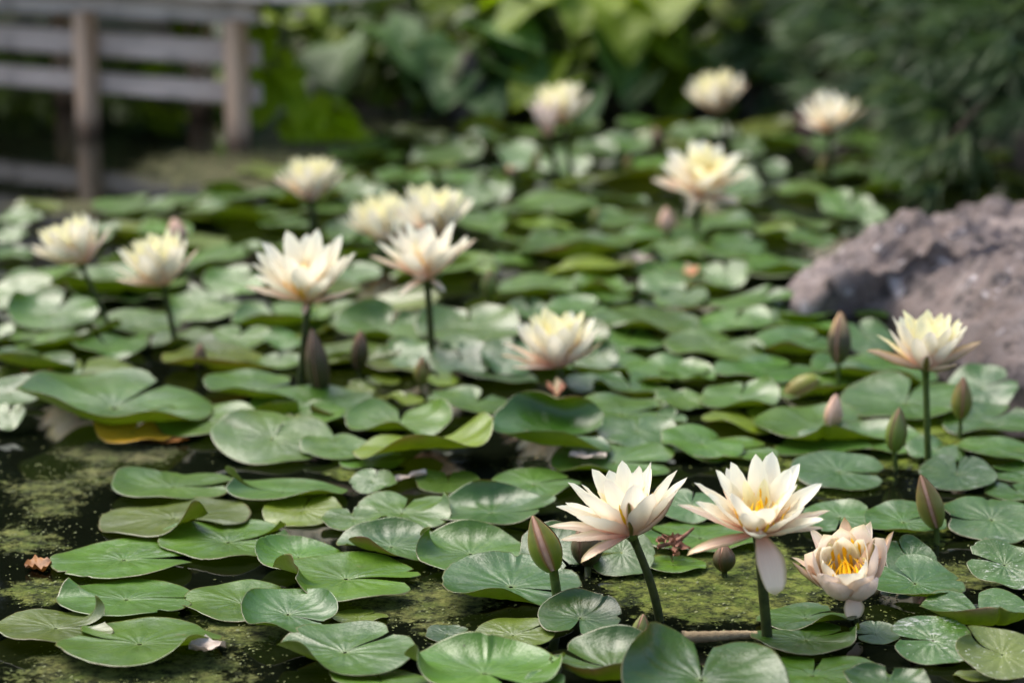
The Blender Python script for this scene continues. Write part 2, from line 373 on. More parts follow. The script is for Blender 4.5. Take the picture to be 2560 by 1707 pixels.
PADS = [
 # region, x, y, w, h, slit direction, layer, raised edges (direction, bend, spread), tint, stain, what it looks like
 (1,1115,275,770,205,-2,0,[],"p",.1,"flat oval lily pad with a white fleck on dark water"),
 (1,1850,275,770,205,195,1,[(180,45,25),(-50,15,30)],"p",.05,"pale lily pad with its bridge-side corner lifted off the water"),
 (1,1130,495,960,255,-38,0,[(-60,50,16)],"s",.25,"dull lily pad with one slit edge standing up brown"),
 (1,1470,640,880,255,18,0,[(20,32,16)],"g",.15,"long lily pad tapering to a dark raised tip"),
 (1,790,762,910,258,4,0,[(172,-8,20)],"g",.3,"lily pad split in two lobes beside the orange dead leaf"),
 (1,1955,455,510,205,80,0,[(180,10,30)],"y",.05,"small bright lily pad tucked behind larger ones"),
 (1,1935,720,560,220,300,1,[(170,40,40),(100,25,40)],"g",.1,"lily pad cupped up on its bridge side"),
 (1,2240,880,930,320,352,2,[(205,55,30),(120,12,40)],"g",.1,"large lily pad with a brown lip turned up"),
 (1,810,1010,880,245,2,0,[(165,30,14)],"p",.15,"lily pad with a pale crease peeping over its neighbour"),
 (1,345,1160,760,310,8,1,[(36,62,15),(18,20,20)],"s",.2,"broad lily pad with one slit edge folded up to a brown point"),
 (1,900,1300,1055,315,162,1,[(-35,26,20)],"g",.1,"broad lily pad carrying a dried white scrap"),
 (1,1560,1035,800,270,40,0,[],"g",.1,"smooth oval lily pad with reddish rim"),
 (1,1870,1105,610,300,-30,2,[(20,42,28),(160,38,35),(250,35,28)],"b",.05,"lily pad curled into a shallow bowl"),
 (1,2240,1340,880,350,42,2,[(225,55,32),(150,18,30),(20,15,25)],"b",.1,"large glossy lily pad with an olive front lip"),
 (2,120,1135,380,90,60,0,[],"s",.5,"worn scaly lily pad half hidden behind a glossy one"),
 (2,260,1545,640,110,100,0,[],"g",.1,"lily pad cut off by the photo's lower edge"),
 (2,330,640,690,285,200,2,[(95,35,45),(235,55,35)],"b",.05,"lily pad with a long reddish underside fold"),
 (2,860,690,720,350,330,2,[(90,38,45),(178,75,18)],"g",.05,"deep green lily pad with a small curled ear"),
 (2,1110,900,880,365,-15,3,[(255,36,42),(85,12,40)],"b",.15,"grey-shining lily pad with a straight raised front rim"),
 (2,985,400,800,275,340,1,[(95,50,50),(10,20,20)],"b",.05,"lily pad with a dark upturned far wall"),
 (2,1260,280,580,200,20,0,[(320,22,30)],"p",.1,"plain oval lily pad peeping over a walled one"),
 (2,390,450,640,240,80,1,[(8,50,20),(100,12,40)],"p",.05,"silvery lily pad with a pink-edged raised corner"),
 (2,90,500,420,160,100,1,[],"p",.05,"silvery lily pad sloping to the water"),
 (2,215,265,300,160,80,0,[],"p",.1,"pale lily pad beside the dried white petal"),
 (2,700,265,420,150,90,0,[],"p",.1,"pale lily pad behind the dried white petal"),
 (2,200,125,430,115,10,0,[],"g",.05,"thin oval lily pad over black water"),
 (2,1760,110,780,235,350,1,[(250,25,35)],"p",.15,"silvery lily pad with a pale scrap on it"),
 (2,1380,690,430,340,300,1,[(90,20,40)],"d",.05,"dark lily pad behind the fat bud"),
 (2,1820,720,420,310,190,1,[(280,12,40)],"p",.05,"lily pad seen under the leaning lily"),
 (2,1548,1110,530,310,260,3,[(90,45,70),(20,20,30)],"d",.05,"lily pad reared up like a hood"),
 (2,1760,1370,800,355,150,3,[(268,62,55),(85,30,50),(200,24,30)],"d",.05,"deep bowl-shaped lily pad with an olive rim"),
 (2,935,1440,1010,400,-62,4,[(95,30,55),(195,48,22),(-10,34,22)],"g",.05,"big glossy lily pad cupped round its slit at the photo's lower edge"),
 (3,270,1490,1060,620,84,5,[(150,66,40),(20,18,30)],"d",.0,"lily pad folded to a deep V with two raised lobes"),
 (2,1125,1250,520,205,30,1,[],"s",.4,"frayed dull lily pad between glossy ones"),
 (2,690,1245,270,110,0,0,[],"d",.5,"small dark waterlogged lily pad"),
 (2,1320,1540,260,120,60,5,[(120,20,40)],"b",.1,"small lily pad lobe at the photo's lower edge"),
 (2,2330,620,760,200,180,0,[],"p",.1,"broad pale lily pad lying under the dry sprig"),
 (3,390,55,690,165,15,0,[],"g",.05,"smooth oval lily pad just beyond the two front lilies"),
 (3,1120,195,590,250,350,1,[(90,10,40)],"b",.35,"scuffed oval lily pad near the slim bud"),
 (3,1900,210,500,225,80,1,[(270,10,40)],"b",.9,"grey lily pad smeared with white scale"),
 (3,2330,200,420,150,170,0,[],"b",.7,"scaly lily pad at the photo's edge behind a smeared one"),
 (3,2290,330,430,120,100,0,[],"b",.5,"thin scaly lily pad at the photo's edge"),
 (3,180,425,420,220,80,1,[],"b",.05,"bluish lily pad between the two front lilies"),
 (3,1140,485,480,210,260,1,[],"b",.2,"bluish lily pad behind the half-open cup"),
 (3,1560,490,520,290,20,2,[(265,40,35),(170,15,30)],"b",.15,"lily pad with a thick raised front rim under the brown-tipped bud"),
 (3,2120,515,620,300,185,1,[],"b",.4,"round flecked lily pad with a scarred rim"),
 (3,1590,755,360,290,120,1,[(100,40,50)],"d",.1,"lily pad standing up behind the half-open cup"),
 (3,1620,870,640,410,118,3,[(270,36,50),(60,14,30)],"b",.4,"lily pad tipped towards the viewer with chafed white marks"),
 (3,2200,800,480,320,160,2,[(320,20,40)],"b",1.0,"lily pad streaked with white dried scale"),
 (3,2060,1075,800,240,90,3,[(265,75,60)],"b",.3,"long lily pad rolled up along its olive front rim"),
 (3,920,1135,640,180,40,1,[],"b",.15,"smooth shining lily pad at the cup's stem"),
 (3,910,1275,690,215,30,2,[(345,42,22),(200,10,30)],"d",.2,"dark lily pad with one corner lifted above black water"),
 (3,1360,1240,320,150,200,0,[],"g",.1,"lily pad partly sunk by the cup's stem"),
 (3,1740,1290,530,310,180,1,[(200,14,30)],"g",.95,"lily pad chalked with white streaks"),
 (3,2180,1370,580,340,150,2,[(150,40,25)],"s",1.0,"damaged lily pad with a brown torn edge and yellow spots"),
 (3,960,1510,1060,215,80,2,[(100,6,50)],"g",.05,"wide smooth lily pad along the photo's lower edge"),
 (3,1440,1530,560,170,60,4,[(110,35,60),(20,30,25)],"d",.1,"dark lily pad humped over the wide smooth one"),
 (3,60,800,420,110,90,0,[],"g",.1,"flat sunken lily pad below the dry sprig"),
 (3,2000,1520,260,70,0,0,[],"s",.3,"small muddy lily pad in the algae"),
 # ---- middle of the pond
 (4,740,1135,1150,330,62,3,[(245,48,50),(320,22,30),(150,10,30)],"p",.05,"big silvery lily pad with a long olive front rim"),
 (4,60,1100,460,190,40,1,[(250,20,40)],"p",.05,"pale lily pad cut by the photo's side edge"),
 (4,50,1270,210,200,90,2,[(0,35,30)],"p",.05,"tilted pale lily pad corner above black water"),
 (4,1330,1285,640,210,350,1,[(180,20,30)],"p",.05,"pale lily pad beyond the yellowed one"),
 (4,1760,1400,720,320,75,1,[(310,15,30)],"p",.15,"large pale lily pad with a bright wet patch"),
 (4,1640,1060,590,180,30,1,[(268,42,50)],"p",.05,"lily pad with a green-gold front rim beside the dark stem"),
 (4,1780,915,300,105,60,0,[(265,25,40)],"p",.0,U),
 (4,700,815,470,160,60,1,[(200,25,40)],"p",.05,U),(4,1180,755,370,170,320,1,[(265,35,40)],"p",.0,U),
 (4,1530,762,430,145,60,0,[],"p",.1,U),(4,1830,765,250,130,30,0,[(120,30,30)],"g",.1,U),
 (4,1820,605,580,140,60,1,[(270,50,55)],"p",.0,U),(4,1330,552,440,180,40,1,[(180,25,30)],"p",.0,U),
 (4,880,655,520,150,350,1,[(265,25,40)],"p",.0,U),(4,350,570,550,250,75,2,[(175,55,35),(90,25,35)],"g",.1,"lily pad with a dark raised wall facing the bridge"),
 (4,160,460,420,210,60,1,[(330,20,30)],"p",.0,U),(4,760,370,820,165,60,1,[(268,40,55)],"p",.0,U),
 (4,1510,390,360,185,40,1,[(30,25,30)],"g",.0,U),(4,1440,225,490,170,70,1,[(345,25,30),(270,30,40)],"p",.0,U),
 (4,80,210,260,160,60,1,[(268,35,50)],"p",.0,U),(4,200,885,520,125,80,2,[(268,70,60)],"d",.0,"long lily pad showing only its dark olive underside"),
 (4,430,990,180,70,60,0,[],"p",.0,U),
 (4,860,1360,470,145,80,1,[(300,20,30),(180,25,25)],"o",.1,"yellowed dying lily pad with orange rim"),
 (4,2010,1262,400,190,60,1,[],"g",.05,U),(4,2210,1130,240,90,60,0,[],"y",.0,U),(4,2190,845,280,190,40,1,[(270,35,45)],"p",.0,U),
 (4,2240,610,460,170,60,1,[(180,25,35)],"p",.0,U),(4,2170,1460,420,150,60,1,[],"p",.05,U),(4,40,705,100,95,60,1,[],"p",.0,U),
 (4,560,1260,90,50,0,0,[],"d",.0,U),(4,1880,1290,110,80,80,1,[],"y",.0,U),
 (5,290,650,580,270,75,2,[(110,50,50),(265,25,35)],"p",.05,"lily pad with its far half reared up dark"),
 (5,830,690,620,270,92,2,[(150,38,35),(30,38,35)],"p",.05,"lily pad creased to a V at its middle"),
 (5,1230,575,270,130,60,0,[(90,35,50)],"p",.0,U),(5,1550,570,400,165,40,1,[(270,38,40)],"p",.0,U),
 (5,1270,410,450,150,50,1,[(268,45,55)],"p",.0,U),(5,1665,400,350,155,60,1,[(270,35,50)],"p",.0,U),
 (5,1500,160,640,150,60,2,[(268,55,60)],"p",.0,U),(5,1620,285,540,110,40,1,[(268,35,55)],"y",.0,U),(5,1120,250,260,70,60,0,[],"p",.0,U),
 (5,2190,195,360,140,30,1,[],"p",.0,U),(5,2080,410,270,140,70,1,[(345,20,30)],"p",.0,U),(5,2210,515,330,130,60,1,[(270,30,50)],"p",.0,U),
 (5,2000,655,650,185,60,1,[],"p",.05,U),(5,1850,750,450,170,70,1,[],"p",.05,U),(5,2120,950,480,220,350,2,[(270,38,40),(170,20,30)],"p",.0,U),
 (5,1880,1060,450,170,60,1,[(272,45,50)],"b",.0,U),(5,1610,1055,270,120,40,1,[],"b",.0,U),(5,850,1160,520,170,60,1,[(85,15,40),(268,20,40)],"p",.05,U),
 (5,790,890,390,200,60,1,[(272,25,40)],"b",.1,U),(5,1080,880,320,220,70,1,[(90,20,50)],"b",.0,U),(5,430,860,370,200,60,1,[],"p",.1,U),
 (5,380,1275,620,235,88,2,[(150,34,35),(25,34,35),(268,26,30)],"p",.05,"silver lily pad bent like an open book"),
 (5,540,1390,820,260,70,3,[(30,32,30),(262,30,45),(350,30,20)],"y",.05,"lily pad with one silver wing over a yellow-green rim"),
 (5,1360,1300,700,370,5,4,[(85,110,55),(265,62,45)],"d",.0,"dark lily pad rolled like a taco"),
 (5,1830,1240,720,230,60,2,[(345,14,30)],"p",.05,"broad silvery lily pad behind the scrap-bearing one"),
 (5,1920,1370,480,200,60,2,[],"b",.05,U),(5,2200,1160,290,130,60,0,[(270,20,50)],"p",.0,U),
 (5,1620,880,320,190,70,0,[(90,70,70)],"d",.0,"dark upright lily pad wall behind the low lily"),
 (5,110,340,290,120,60,1,[],"p",.0,U),(5,110,105,260,150,60,1,[(270,30,50)],"p",.0,U),(5,1000,1000,500,90,60,0,[],"d",.0,U),
 (5,900,280,220,110,60,0,[],"y",.0,U),(5,130,1080,180,90,60,0,[],"y",.0,U),(5,660,1025,190,80,60,0,[],"y",.0,U),(5,420,1150,220,80,60,0,[],"y",.0,U),
 (5,280,1030,200,60,60,0,[],"y",.0,U),(5,1430,1180,140,70,30,0,[],"d",.0,U),
 (6,250,1440,480,225,50,1,[],"g",.05,"oval lily pad before the bare pink petal bud"),
 (6,460,645,430,170,70,1,[(268,22,40),(180,20,30)],"g",.0,U),(6,560,500,500,150,40,1,[],"p",.0,U),(6,120,500,300,120,60,1,[],"p",.0,U),
 (6,330,800,600,190,60,2,[(272,25,40),(20,12,30)],"p",.0,U),(6,840,775,520,220,40,2,[(275,38,50)],"b",.0,U),(6,1310,750,340,210,60,1,[],"b",.0,U),
 (6,150,960,330,170,60,2,[(268,38,50)],"g",.0,U),(6,650,960,600,170,40,1,[],"b",.05,U),(6,490,1110,470,200,75,2,[(25,50,25),(268,42,45)],"p",.0,"lily pad with one peaked corner beside the leaning bud"),
 (6,120,1160,320,120,60,1,[],"p",.0,U),(6,50,1275,180,120,60,1,[],"p",.0,U),(6,1230,1010,480,190,60,0,[],"b",.2,U),
 (6,1560,1130,760,280,70,2,[(268,22,40),(120,14,40)],"b",.05,"wide bluish lily pad round the green-sepalled lily's stem"),
 (6,2060,1080,420,280,60,1,[],"b",.05,U),(6,2100,1270,560,200,40,1,[(268,20,40)],"b",.1,U),(6,1350,530,340,170,200,1,[(80,35,50),(0,30,30)],"g",.1,"lily pad propped against the boulder"),
 (6,690,290,370,170,60,2,[(268,45,55)],"g",.0,U),(6,410,350,270,160,60,1,[(350,25,30)],"p",.0,U),(6,140,200,340,130,60,1,[(268,30,55)],"p",.0,U),
 (6,480,150,320,130,40,1,[],"p",.0,U),(6,950,120,300,110,60,0,[],"p",.0,U),(6,1750,1470,340,160,60,1,[],"b",.4,U),(6,2160,1480,480,150,60,1,[],"b",.3,U),
 (6,600,1290,640,170,60,0,[],"y",.25,"mottled old lily pad sunk in yellow algae"),(6,730,620,180,90,60,1,[],"p",.0,U),(6,1700,1330,300,110,30,0,[],"y",.2,U),
 (7,1480,1255,720,110,60,1,[],"p",.0,U),(7,870,1320,500,120,60,1,[(268,20,50)],"p",.0,U),(7,1560,1345,680,130,40,1,[(268,25,50)],"p",.0,U),
 (7,1850,1430,320,150,60,1,[(268,30,50)],"p",.0,U),(7,2230,1235,330,130,60,1,[],"p",.0,U),(7,2270,1000,260,80,60,0,[],"p",.0,U),(7,1700,1100,330,90,60,0,[],"s",.0,U),
 (7,1060,1480,330,120,60,1,[(268,30,50)],"g",.0,U),(7,620,1500,300,120,60,1,[],"p",.0,U),(7,120,1400,280,110,60,1,[],"p",.0,U),(7,60,1510,200,100,60,1,[],"p",.0,U),
 (7,2240,1470,260,150,60,1,[],"p",.0,U),(7,260,1330,300,80,60,0,[],"s",.0,U),
 (8,500,860,420,90,60,0,[],"s",.0,U),(8,690,985,420,140,60,1,[(350,15,30)],"p",.0,U),(8,1160,1000,270,170,60,1,[],"p",.0,U),(8,1450,1050,320,170,60,1,[],"p",.0,U),
 (8,1820,920,360,120,60,1,[(0,30,30)],"p",.0,U),(8,1950,800,280,90,60,0,[],"p",.0,U),(8,420,1130,350,120,60,1,[(268,30,50)],"p",.0,U),(8,770,1145,250,90,60,1,[],"p",.0,U),
 (8,110,1235,380,150,60,1,[],"p",.0,U),(8,850,1270,300,130,60,1,[],"p",.0,U),(8,1360,1310,560,150,60,2,[(268,35,50)],"p",.0,U),(8,880,1430,340,120,60,1,[],"p",.0,U),
 (8,1320,1450,320,100,60,1,[(268,45,55)],"y",.0,U),(8,1560,1540,620,130,60,1,[(268,25,50)],"p",.0,U),(8,2250,860,260,110,60,1,[],"p",.0,U),(8,1660,950,240,100,60,1,[],"p",.0,U),
 (8,2010,1050,240,110,60,1,[(268,30,50)],"g",.0,U),(8,1000,1230,200,130,60,1,[],"p",.0,U),(8,1810,1410,340,100,60,1,[],"p",.0,U),(8,1010,1110,220,100,60,1,[(268,60,60)],"d",.0,U),
 (8,120,990,260,90,60,0,[],"p",.0,U),(8,960,870,300,90,60,0,[],"p",.0,U),(8,1500,1170,240,80,60,0,[(268,40,50)],"y",.0,U),
 (9,230,850,340,130,60,1,[],"p",.0,U),(9,650,810,370,120,60,0,[],"s",.0,U),(9,1290,905,330,120,60,1,[],"p",.0,U),(9,1540,905,270,130,60,1,[],"p",.0,U),(9,1480,1000,330,100,60,1,[],"p",.0,U),
 (9,1270,1100,280,120,60,1,[(268,45,55)],"p",.0,U),(9,900,1215,320,200,60,1,[(268,30,40)],"p",.0,U),(9,480,1170,270,170,60,1,[],"p",.0,U),(9,720,1080,150,100,60,1,[],"p",.0,U),
 (9,1180,1320,320,180,60,1,[(268,25,50)],"g",.0,U),(9,330,1430,460,170,60,1,[(268,35,50)],"p",.0,U),(9,1960,930,200,90,60,1,[],"p",.0,U),(9,2110,1000,280,110,60,0,[],"y",.0,U),
 (9,1470,1170,240,100,60,1,[],"g",.0,U),(9,1340,1390,170,110,60,1,[],"g",.0,U),(9,540,950,200,110,60,1,[],"p",.0,U),(9,1020,920,180,90,60,0,[],"g",.0,U),(9,720,1480,300,120,60,1,[(268,60,55)],"y",.0,U),
]
pad_rnd = random.Random(11)
pad_npr = np.random.RandomState(5)
def pad_shape(notch, lifts, wave, seed, nr, nt, gap, cup, ystretch=1.0):
    """unit pad (radius 1) as nr x nt polar grid; lifts bend the blade up along circular arcs"""
    rs = np.concatenate([np.linspace(0.03, .94, nr - 3), [.97, .992, 1.0]])
    g = R(gap); th0 = R(notch)
    T = np.linspace(0, 1, nt)
    RHO, TT = np.meshgrid(rs, T, indexing='ij')
    gw = g * (.35 + .65 * RHO)
    TH = th0 + gw / 2 + TT * (2 * math.pi - gw)
    q = np.random.RandomState(seed)
    out = np.ones(nt)
    th_r = TH[-1]
    for k in range(2, 7): out += q.uniform(-.022, .022) * np.cos(k * th_r + q.uniform(0, 6.3))
    for k in (11, 17, 26): out += q.uniform(-.006, .006) * np.cos(k * th_r + q.uniform(0, 6.3))
    dn = np.minimum(TT[-1], 1 - TT[-1]) * 2 * math.pi
    out *= 1 - .16 * np.exp(-(dn / .16) ** 2) + .05 * np.exp(-((dn - .5) / .4) ** 2)
    for _ in range(q.choice([0, 0, 1, 1, 2, 3])):
        d0 = q.uniform(0, 2 * math.pi); ww = q.uniform(.02, .075); dd = np.abs((th_r - d0 + math.pi) % (2 * math.pi) - math.pi)
        out *= 1 - q.uniform(.03, .13) * np.clip(1.25 - dd / ww, 0, 1) ** .6
    bend = np.zeros(nt)
    for L in lifts:
        d = np.abs((th_r - R(L[0]) + math.pi) % (2 * math.pi) - math.pi)
        bend += R(L[1] * (1.55 if L[1] > 22 else 1.15)) * np.exp(-(d / R(L[2])) ** 2)
    bend += cup + .10 * wave * np.cos(3 * th_r + q.uniform(0, 6.3)) + .08 * wave * np.cos(5 * th_r + q.uniform(0, 6.3))
    bend = np.where(np.abs(bend) < 1e-3, 1e-3, bend)
    r0 = .28
    s = np.clip((RHO - r0) / (1 - r0), 0, 1)
    a = bend[None, :] * np.ones_like(s)
    # arc with growing curvature: angle(s) = a*s^1.4 ~ integrate numerically on a fine grid
    N = 24; acc_r = np.zeros_like(s); acc_z = np.zeros_like(s)
    for k in range(N):
        sm = s * (k + .5) / N; ang = a * sm ** 1.3
        acc_r += np.cos(ang) * s / N; acc_z += np.sin(ang) * s / N
    rr = (np.minimum(RHO, r0) + (1 - r0) * acc_r) * out[None, :]
    zz = (1 - r0) * acc_z
    zz += .012 * wave * np.sin(RHO * 7 + 2 * TH + q.uniform(0, 6)) * RHO + .010 * wave * np.cos(7 * TH + q.uniform(0, 6)) * RHO ** 2
    zz -= .030 * np.exp(-(RHO / .16) ** 2)
    # radial veins sit a little lower between swellings
    zz += .004 * np.cos(15 * TH) * np.clip(RHO * (1 - RHO) * 4, 0, 1)
    # turned-down lip gives the blade its thickness
    zz[-1] -= .009; rr[-1] *= .998
    X, Y = rr * np.cos(TH), rr * np.sin(TH) * ystretch
    P = np.stack([X.ravel(), Y.ravel(), zz.ravel()], 1)
    uv = np.stack([(TH - th0).ravel() / math.pi, RHO.ravel()], 1)
    return P, uv
def pad_fit(cx, cy, w, h, notch, layer, lifts, seed, near, fixed_R=None):
    gr = 1.03 if near else 1.12
    w, h = w * gr, (h * gr if h else h)
    roll = math.tan(R(pad_rnd.uniform(-3, 3) if near else pad_rnd.uniform(-8, 8)))
    nr, nt = (17, 150) if near else (12, 64)
    gap = pad_rnd.uniform(5, 20); wave = pad_rnd.uniform(.6, 1.2) * (1 if near else 1.5); cup = pad_rnd.uniform(-.02, .10)
    tilt, sy = 0.0, 1.0
    tmax = R(5) if any(L[1] >= 30 and 225 < L[0] % 360 < 315 for L in lifts) else R(20)
    base = .0012 + .0042 * layer
    p0 = at(cx, cy, base); Rr = w / 2 / ppm(p0); loc = p0.copy()
    for it in range(9):
        P, uv = pad_shape(notch, lifts, wave, seed, nr, nt, gap, cup, sy)
        P = P * Rr
        c_, s_ = math.cos(tilt), math.sin(tilt)
        Q = np.stack([P[:, 0], P[:, 1] * c_ - P[:, 2] * s_, P[:, 1] * s_ + P[:, 2] * c_ + P[:, 0] * roll], 1)
        zo = base - np.percentile(Q[:, 2], 3)
        G = Q + PT([loc.x, loc.y, zo])
        px = proj(G); lo, hi = px.min(0), px.max(0)
        bw, bh = hi - lo; mc = (lo + hi) / 2
        sc_ = ppm(Vector((loc.x, loc.y, 0)))
        loc.x += (cx - mc[0]) / sc_
        dep = math.atan2(CAM_H, loc.y)
        loc.y -= (cy - mc[1]) / sc_ / math.sin(dep) * .8
        if fixed_R is None: Rr *= (w / bw) ** .9
        if h:
            e = (h - bh) / (2 * Rr * sc_)
            tilt = max(R(-5), min(tmax, tilt + e * .6))
            if it > 2: sy = max(.72, min(1.3, sy * (h / bh) ** .5))
    loc.z = zo
    return Q, uv, loc, Rr, nr, nt, (lo, hi)

pad_info = []; used_labels = set()
def rel_label(desc, cx, cy):
    for idx in range(5):
        c = sorted(LM, key=lambda L: math.hypot(L[1] - cx, (L[2] - cy) * 2.6))[idx]
        dx, dy = cx - c[1], (cy - c[2]) * 2.6
        if abs(dx) > abs(dy): rel = "on the boulder side of" if dx > 0 else "on the bridge side of"
        else: rel = "in front of" if dy > 0 else "beyond"
        lab = f"{desc} {rel} {c[0]}"
        if lab not in used_labels and len(lab.split()) <= 16: return lab
    for word in ("second", "third", "fourth", "fifth", "sixth"):
        for idx in range(3):
            c = sorted(LM, key=lambda L: math.hypot(L[1] - cx, (L[2] - cy) * 2.6))[idx]
            dx, dy = cx - c[1], (cy - c[2]) * 2.6
            if abs(dx) > abs(dy): rel = "on the boulder side of" if dx > 0 else "on the bridge side of"
            else: rel = "in front of" if dy > 0 else "beyond"
            lab = f"{word} {desc} {rel} {c[0]}"
            if lab not in used_labels and len(lab.split()) <= 16: return lab
    return f"{desc} near {c[0]}"
def auto_desc(w_m, lifts, tint):
    size = "small " if w_m < .085 else ("big " if w_m > .15 else "")
    d = f"{size}{TNAME[tint]} pad"
    for L in lifts:
        if L[1] >= 25:
            a = L[0] % 360
            d += " with " + ("near" if 225 < a < 315 else "far" if 45 < a < 135 else "boulder-side" if a <= 45 or a >= 315 else "bridge-side") + " rim raised"
            break
    return d
def add_pad(cx, cy, w, h, notch, layer, lifts, tint, stain, desc, near):
    seed = pad_rnd.randrange(1 << 30)
    Q, uv, loc, Rr, nr, nt, bb = pad_fit(cx, cy, w, h, notch, layer, lifts, seed, near)
    o = link("lily_pad", mesh("lily_pad", Q, grid_faces(nr, nt), M_PAD, uv), None, Matrix.Translation(loc))
    b = TINT[tint]; j = pad_rnd.uniform(.82, 1.2); k = pad_rnd.uniform(.9, 1.12)
    o.color = (b[0] * j * k, b[1] * j, b[2] * j / k, 1 - stain)
    lab = desc if desc else rel_label(auto_desc(2 * Rr, lifts, tint), cx, cy)
    used_labels.add(lab)
    tag(o, lab, "lily pad", "lily pads on the pond")
    pad_info.append((cx, cy, w, h if h else w * .2, bb))
for (rg, x, y, w, h, nd, ly, lifts, tn, st, desc) in PADS:
    ox, oy = OFF[rg]; s_ = 2.5833
    if not lifts or (len(lifts) == 1 and desc is None):
        lifts = lifts + [(pad_rnd.uniform(0, 360), pad_rnd.uniform(12, 30), pad_rnd.uniform(22, 45))]
    if nd == 60: nd = pad_rnd.choice([pad_rnd.uniform(20, 160), pad_rnd.uniform(-60, 240)])
    add_pad(ox + x / s_, oy + y / s_, w / s_, h / s_, nd, ly, lifts, tn, st, desc, oy == 1100)
# the remaining pads of the mat, set where the list above leaves the mat open
MAT = [(-40, 620), (0, 575), (150, 545), (350, 505), (560, 460), (700, 425), (800, 380), (900, 335), (1000, 305), (1300, 285), (1560, 275), (1760, 285), (1960, 300), (2200, 310), (2420, 330), (2450, 430), (2280, 500), (2060, 590), (1980, 680), (1960, 760), (2150, 880), (2300, 960), (2560, 1010), (2600, 1120),
       (2200, 1100), (1980, 1120), (1700, 1180), (1300, 1190), (900, 1170), (650, 1140), (520, 1100), (230, 1010), (-40, 980)]
GAPS = [(560, 590, 90, 22), (1180, 740, 60, 40), (470, 700, 50, 14), (1690, 620, 40, 22), (60, 870, 60, 30), (420, 920, 60, 25), (840, 990, 60, 30), (1150, 985, 60, 25), (1240, 1120, 40, 30), (40, 1090, 60, 40), (680, 880, 40, 14), (1560, 860, 20, 10)]
def in_poly(x, y, P):
    r = False; n = len(P)
    for i in range(n):
        (x1, y1), (x2, y2) = P[i], P[(i + 1) % n]
        if (y1 > y) != (y2 > y) and x < (x2 - x1) * (y - y1) / (y2 - y1) + x1: r = not r
    return r
cov = np.zeros((220, 330), dtype=bool); yy, xx = np.mgrid[0:220, 0:330]
def cover(cx, cy, w, h): 
    return ((xx * 8 - cx) / (w / 2)) ** 2 + ((yy * 8 - cy) / (h / 2)) ** 2 < 1
for (cx, cy, w, h, bb) in pad_info: cov |= cover(cx, cy, w * .92, h * .92)
n_fill = 0
for tries in range(9000):
    if len(pad_info) >= 298: break
    cx, cy = pad_rnd.uniform(-30, 2570), pad_rnd.uniform(285, 1110)
    if not in_poly(cx, cy, MAT) or any(abs(cx - g[0]) < g[2] and abs(cy - g[1]) < g[3] for g in GAPS): continue
    p = at(cx, cy); rad = pad_rnd.uniform(.048, .075); w = 2 * rad * ppm(p); h = w * CAM_H / math.hypot(p.y, CAM_H) * 1.15
    m = cover(cx, cy, w, h)
    if m.sum() == 0 or (cov & m).sum() / m.sum() > .55: continue
    cov |= m; n_fill += 1
    lifts = [(pad_rnd.uniform(0, 360), pad_rnd.uniform(14, 38), 40)]
    if pad_rnd.random() < .45: lifts = [(pad_rnd.uniform(250, 290), pad_rnd.uniform(30, 55), 50)]
    add_pad(cx, cy, w, h, pad_rnd.uniform(0, 360), 0, lifts, pad_rnd.choice("gpppbs"), 0.0, None, False)
print("PADS", len(pad_info), "fill", n_fill)
# ------------------------------------------------------------------ water lilies
_pm = {}
def petal_mesh(mat, W, bend, cup, seed=0, notch=0.0):
    key = (mat.name, round(W, 2), round(bend), round(cup, 2), seed, notch)
    if key in _pm: return _pm[key]
    q = random.Random(hash(key[1:]) & 0xffff)
    n, m = 15, 9
    V, uv = [], []
    x = z = 0.0; xs, zs, an = [], [], []
    for i in range(n):
        tt = i / (n - 1); a = R(bend) * tt + R(6) * math.sin(tt * 5 + q.uniform(0, 6))
        xs.append(x); zs.append(z); an.append(a)
        x += math.cos(a) / (n - 1); z += math.sin(a) / (n - 1)
    tw = q.uniform(-.12, .12); sk = q.uniform(-.02, .02)
    for i in range(n):
        tt = i / (n - 1)
        w = W * .5 * min(1, (tt + .10) ** .62 * 1.42) * (max(0, 1 - tt ** (3.0 if W < .5 else 4.2))) ** (.66 if W < .5 else .5) + (.004 if i < n - 1 else .0015)
        for j in range(m):
            u = -1 + 2 * j / (m - 1)
            h = cup * w * (u * u) * (1 - .35 * tt) * 2 + .035 * W * math.cos(u * 6.5) * math.sin(math.pi * tt) * .3 + tw * u * w * tt
            y = u * w * (1 - .12 * abs(u) * cup) + sk * math.sin(tt * 3)
            xx_ = xs[i]
            if notch and i >= n - 3: xx_ -= notch * (1 - abs(u)) * (i - n + 4) / 3
            V.append((xx_ - math.sin(an[i]) * h, y, zs[i] + math.cos(an[i]) * h)); uv.append((j / (m - 1), tt))
    me = mesh("petal", V, grid_faces(n, m), mat, uv)
    _pm[key] = me
    return me
_sm = {}
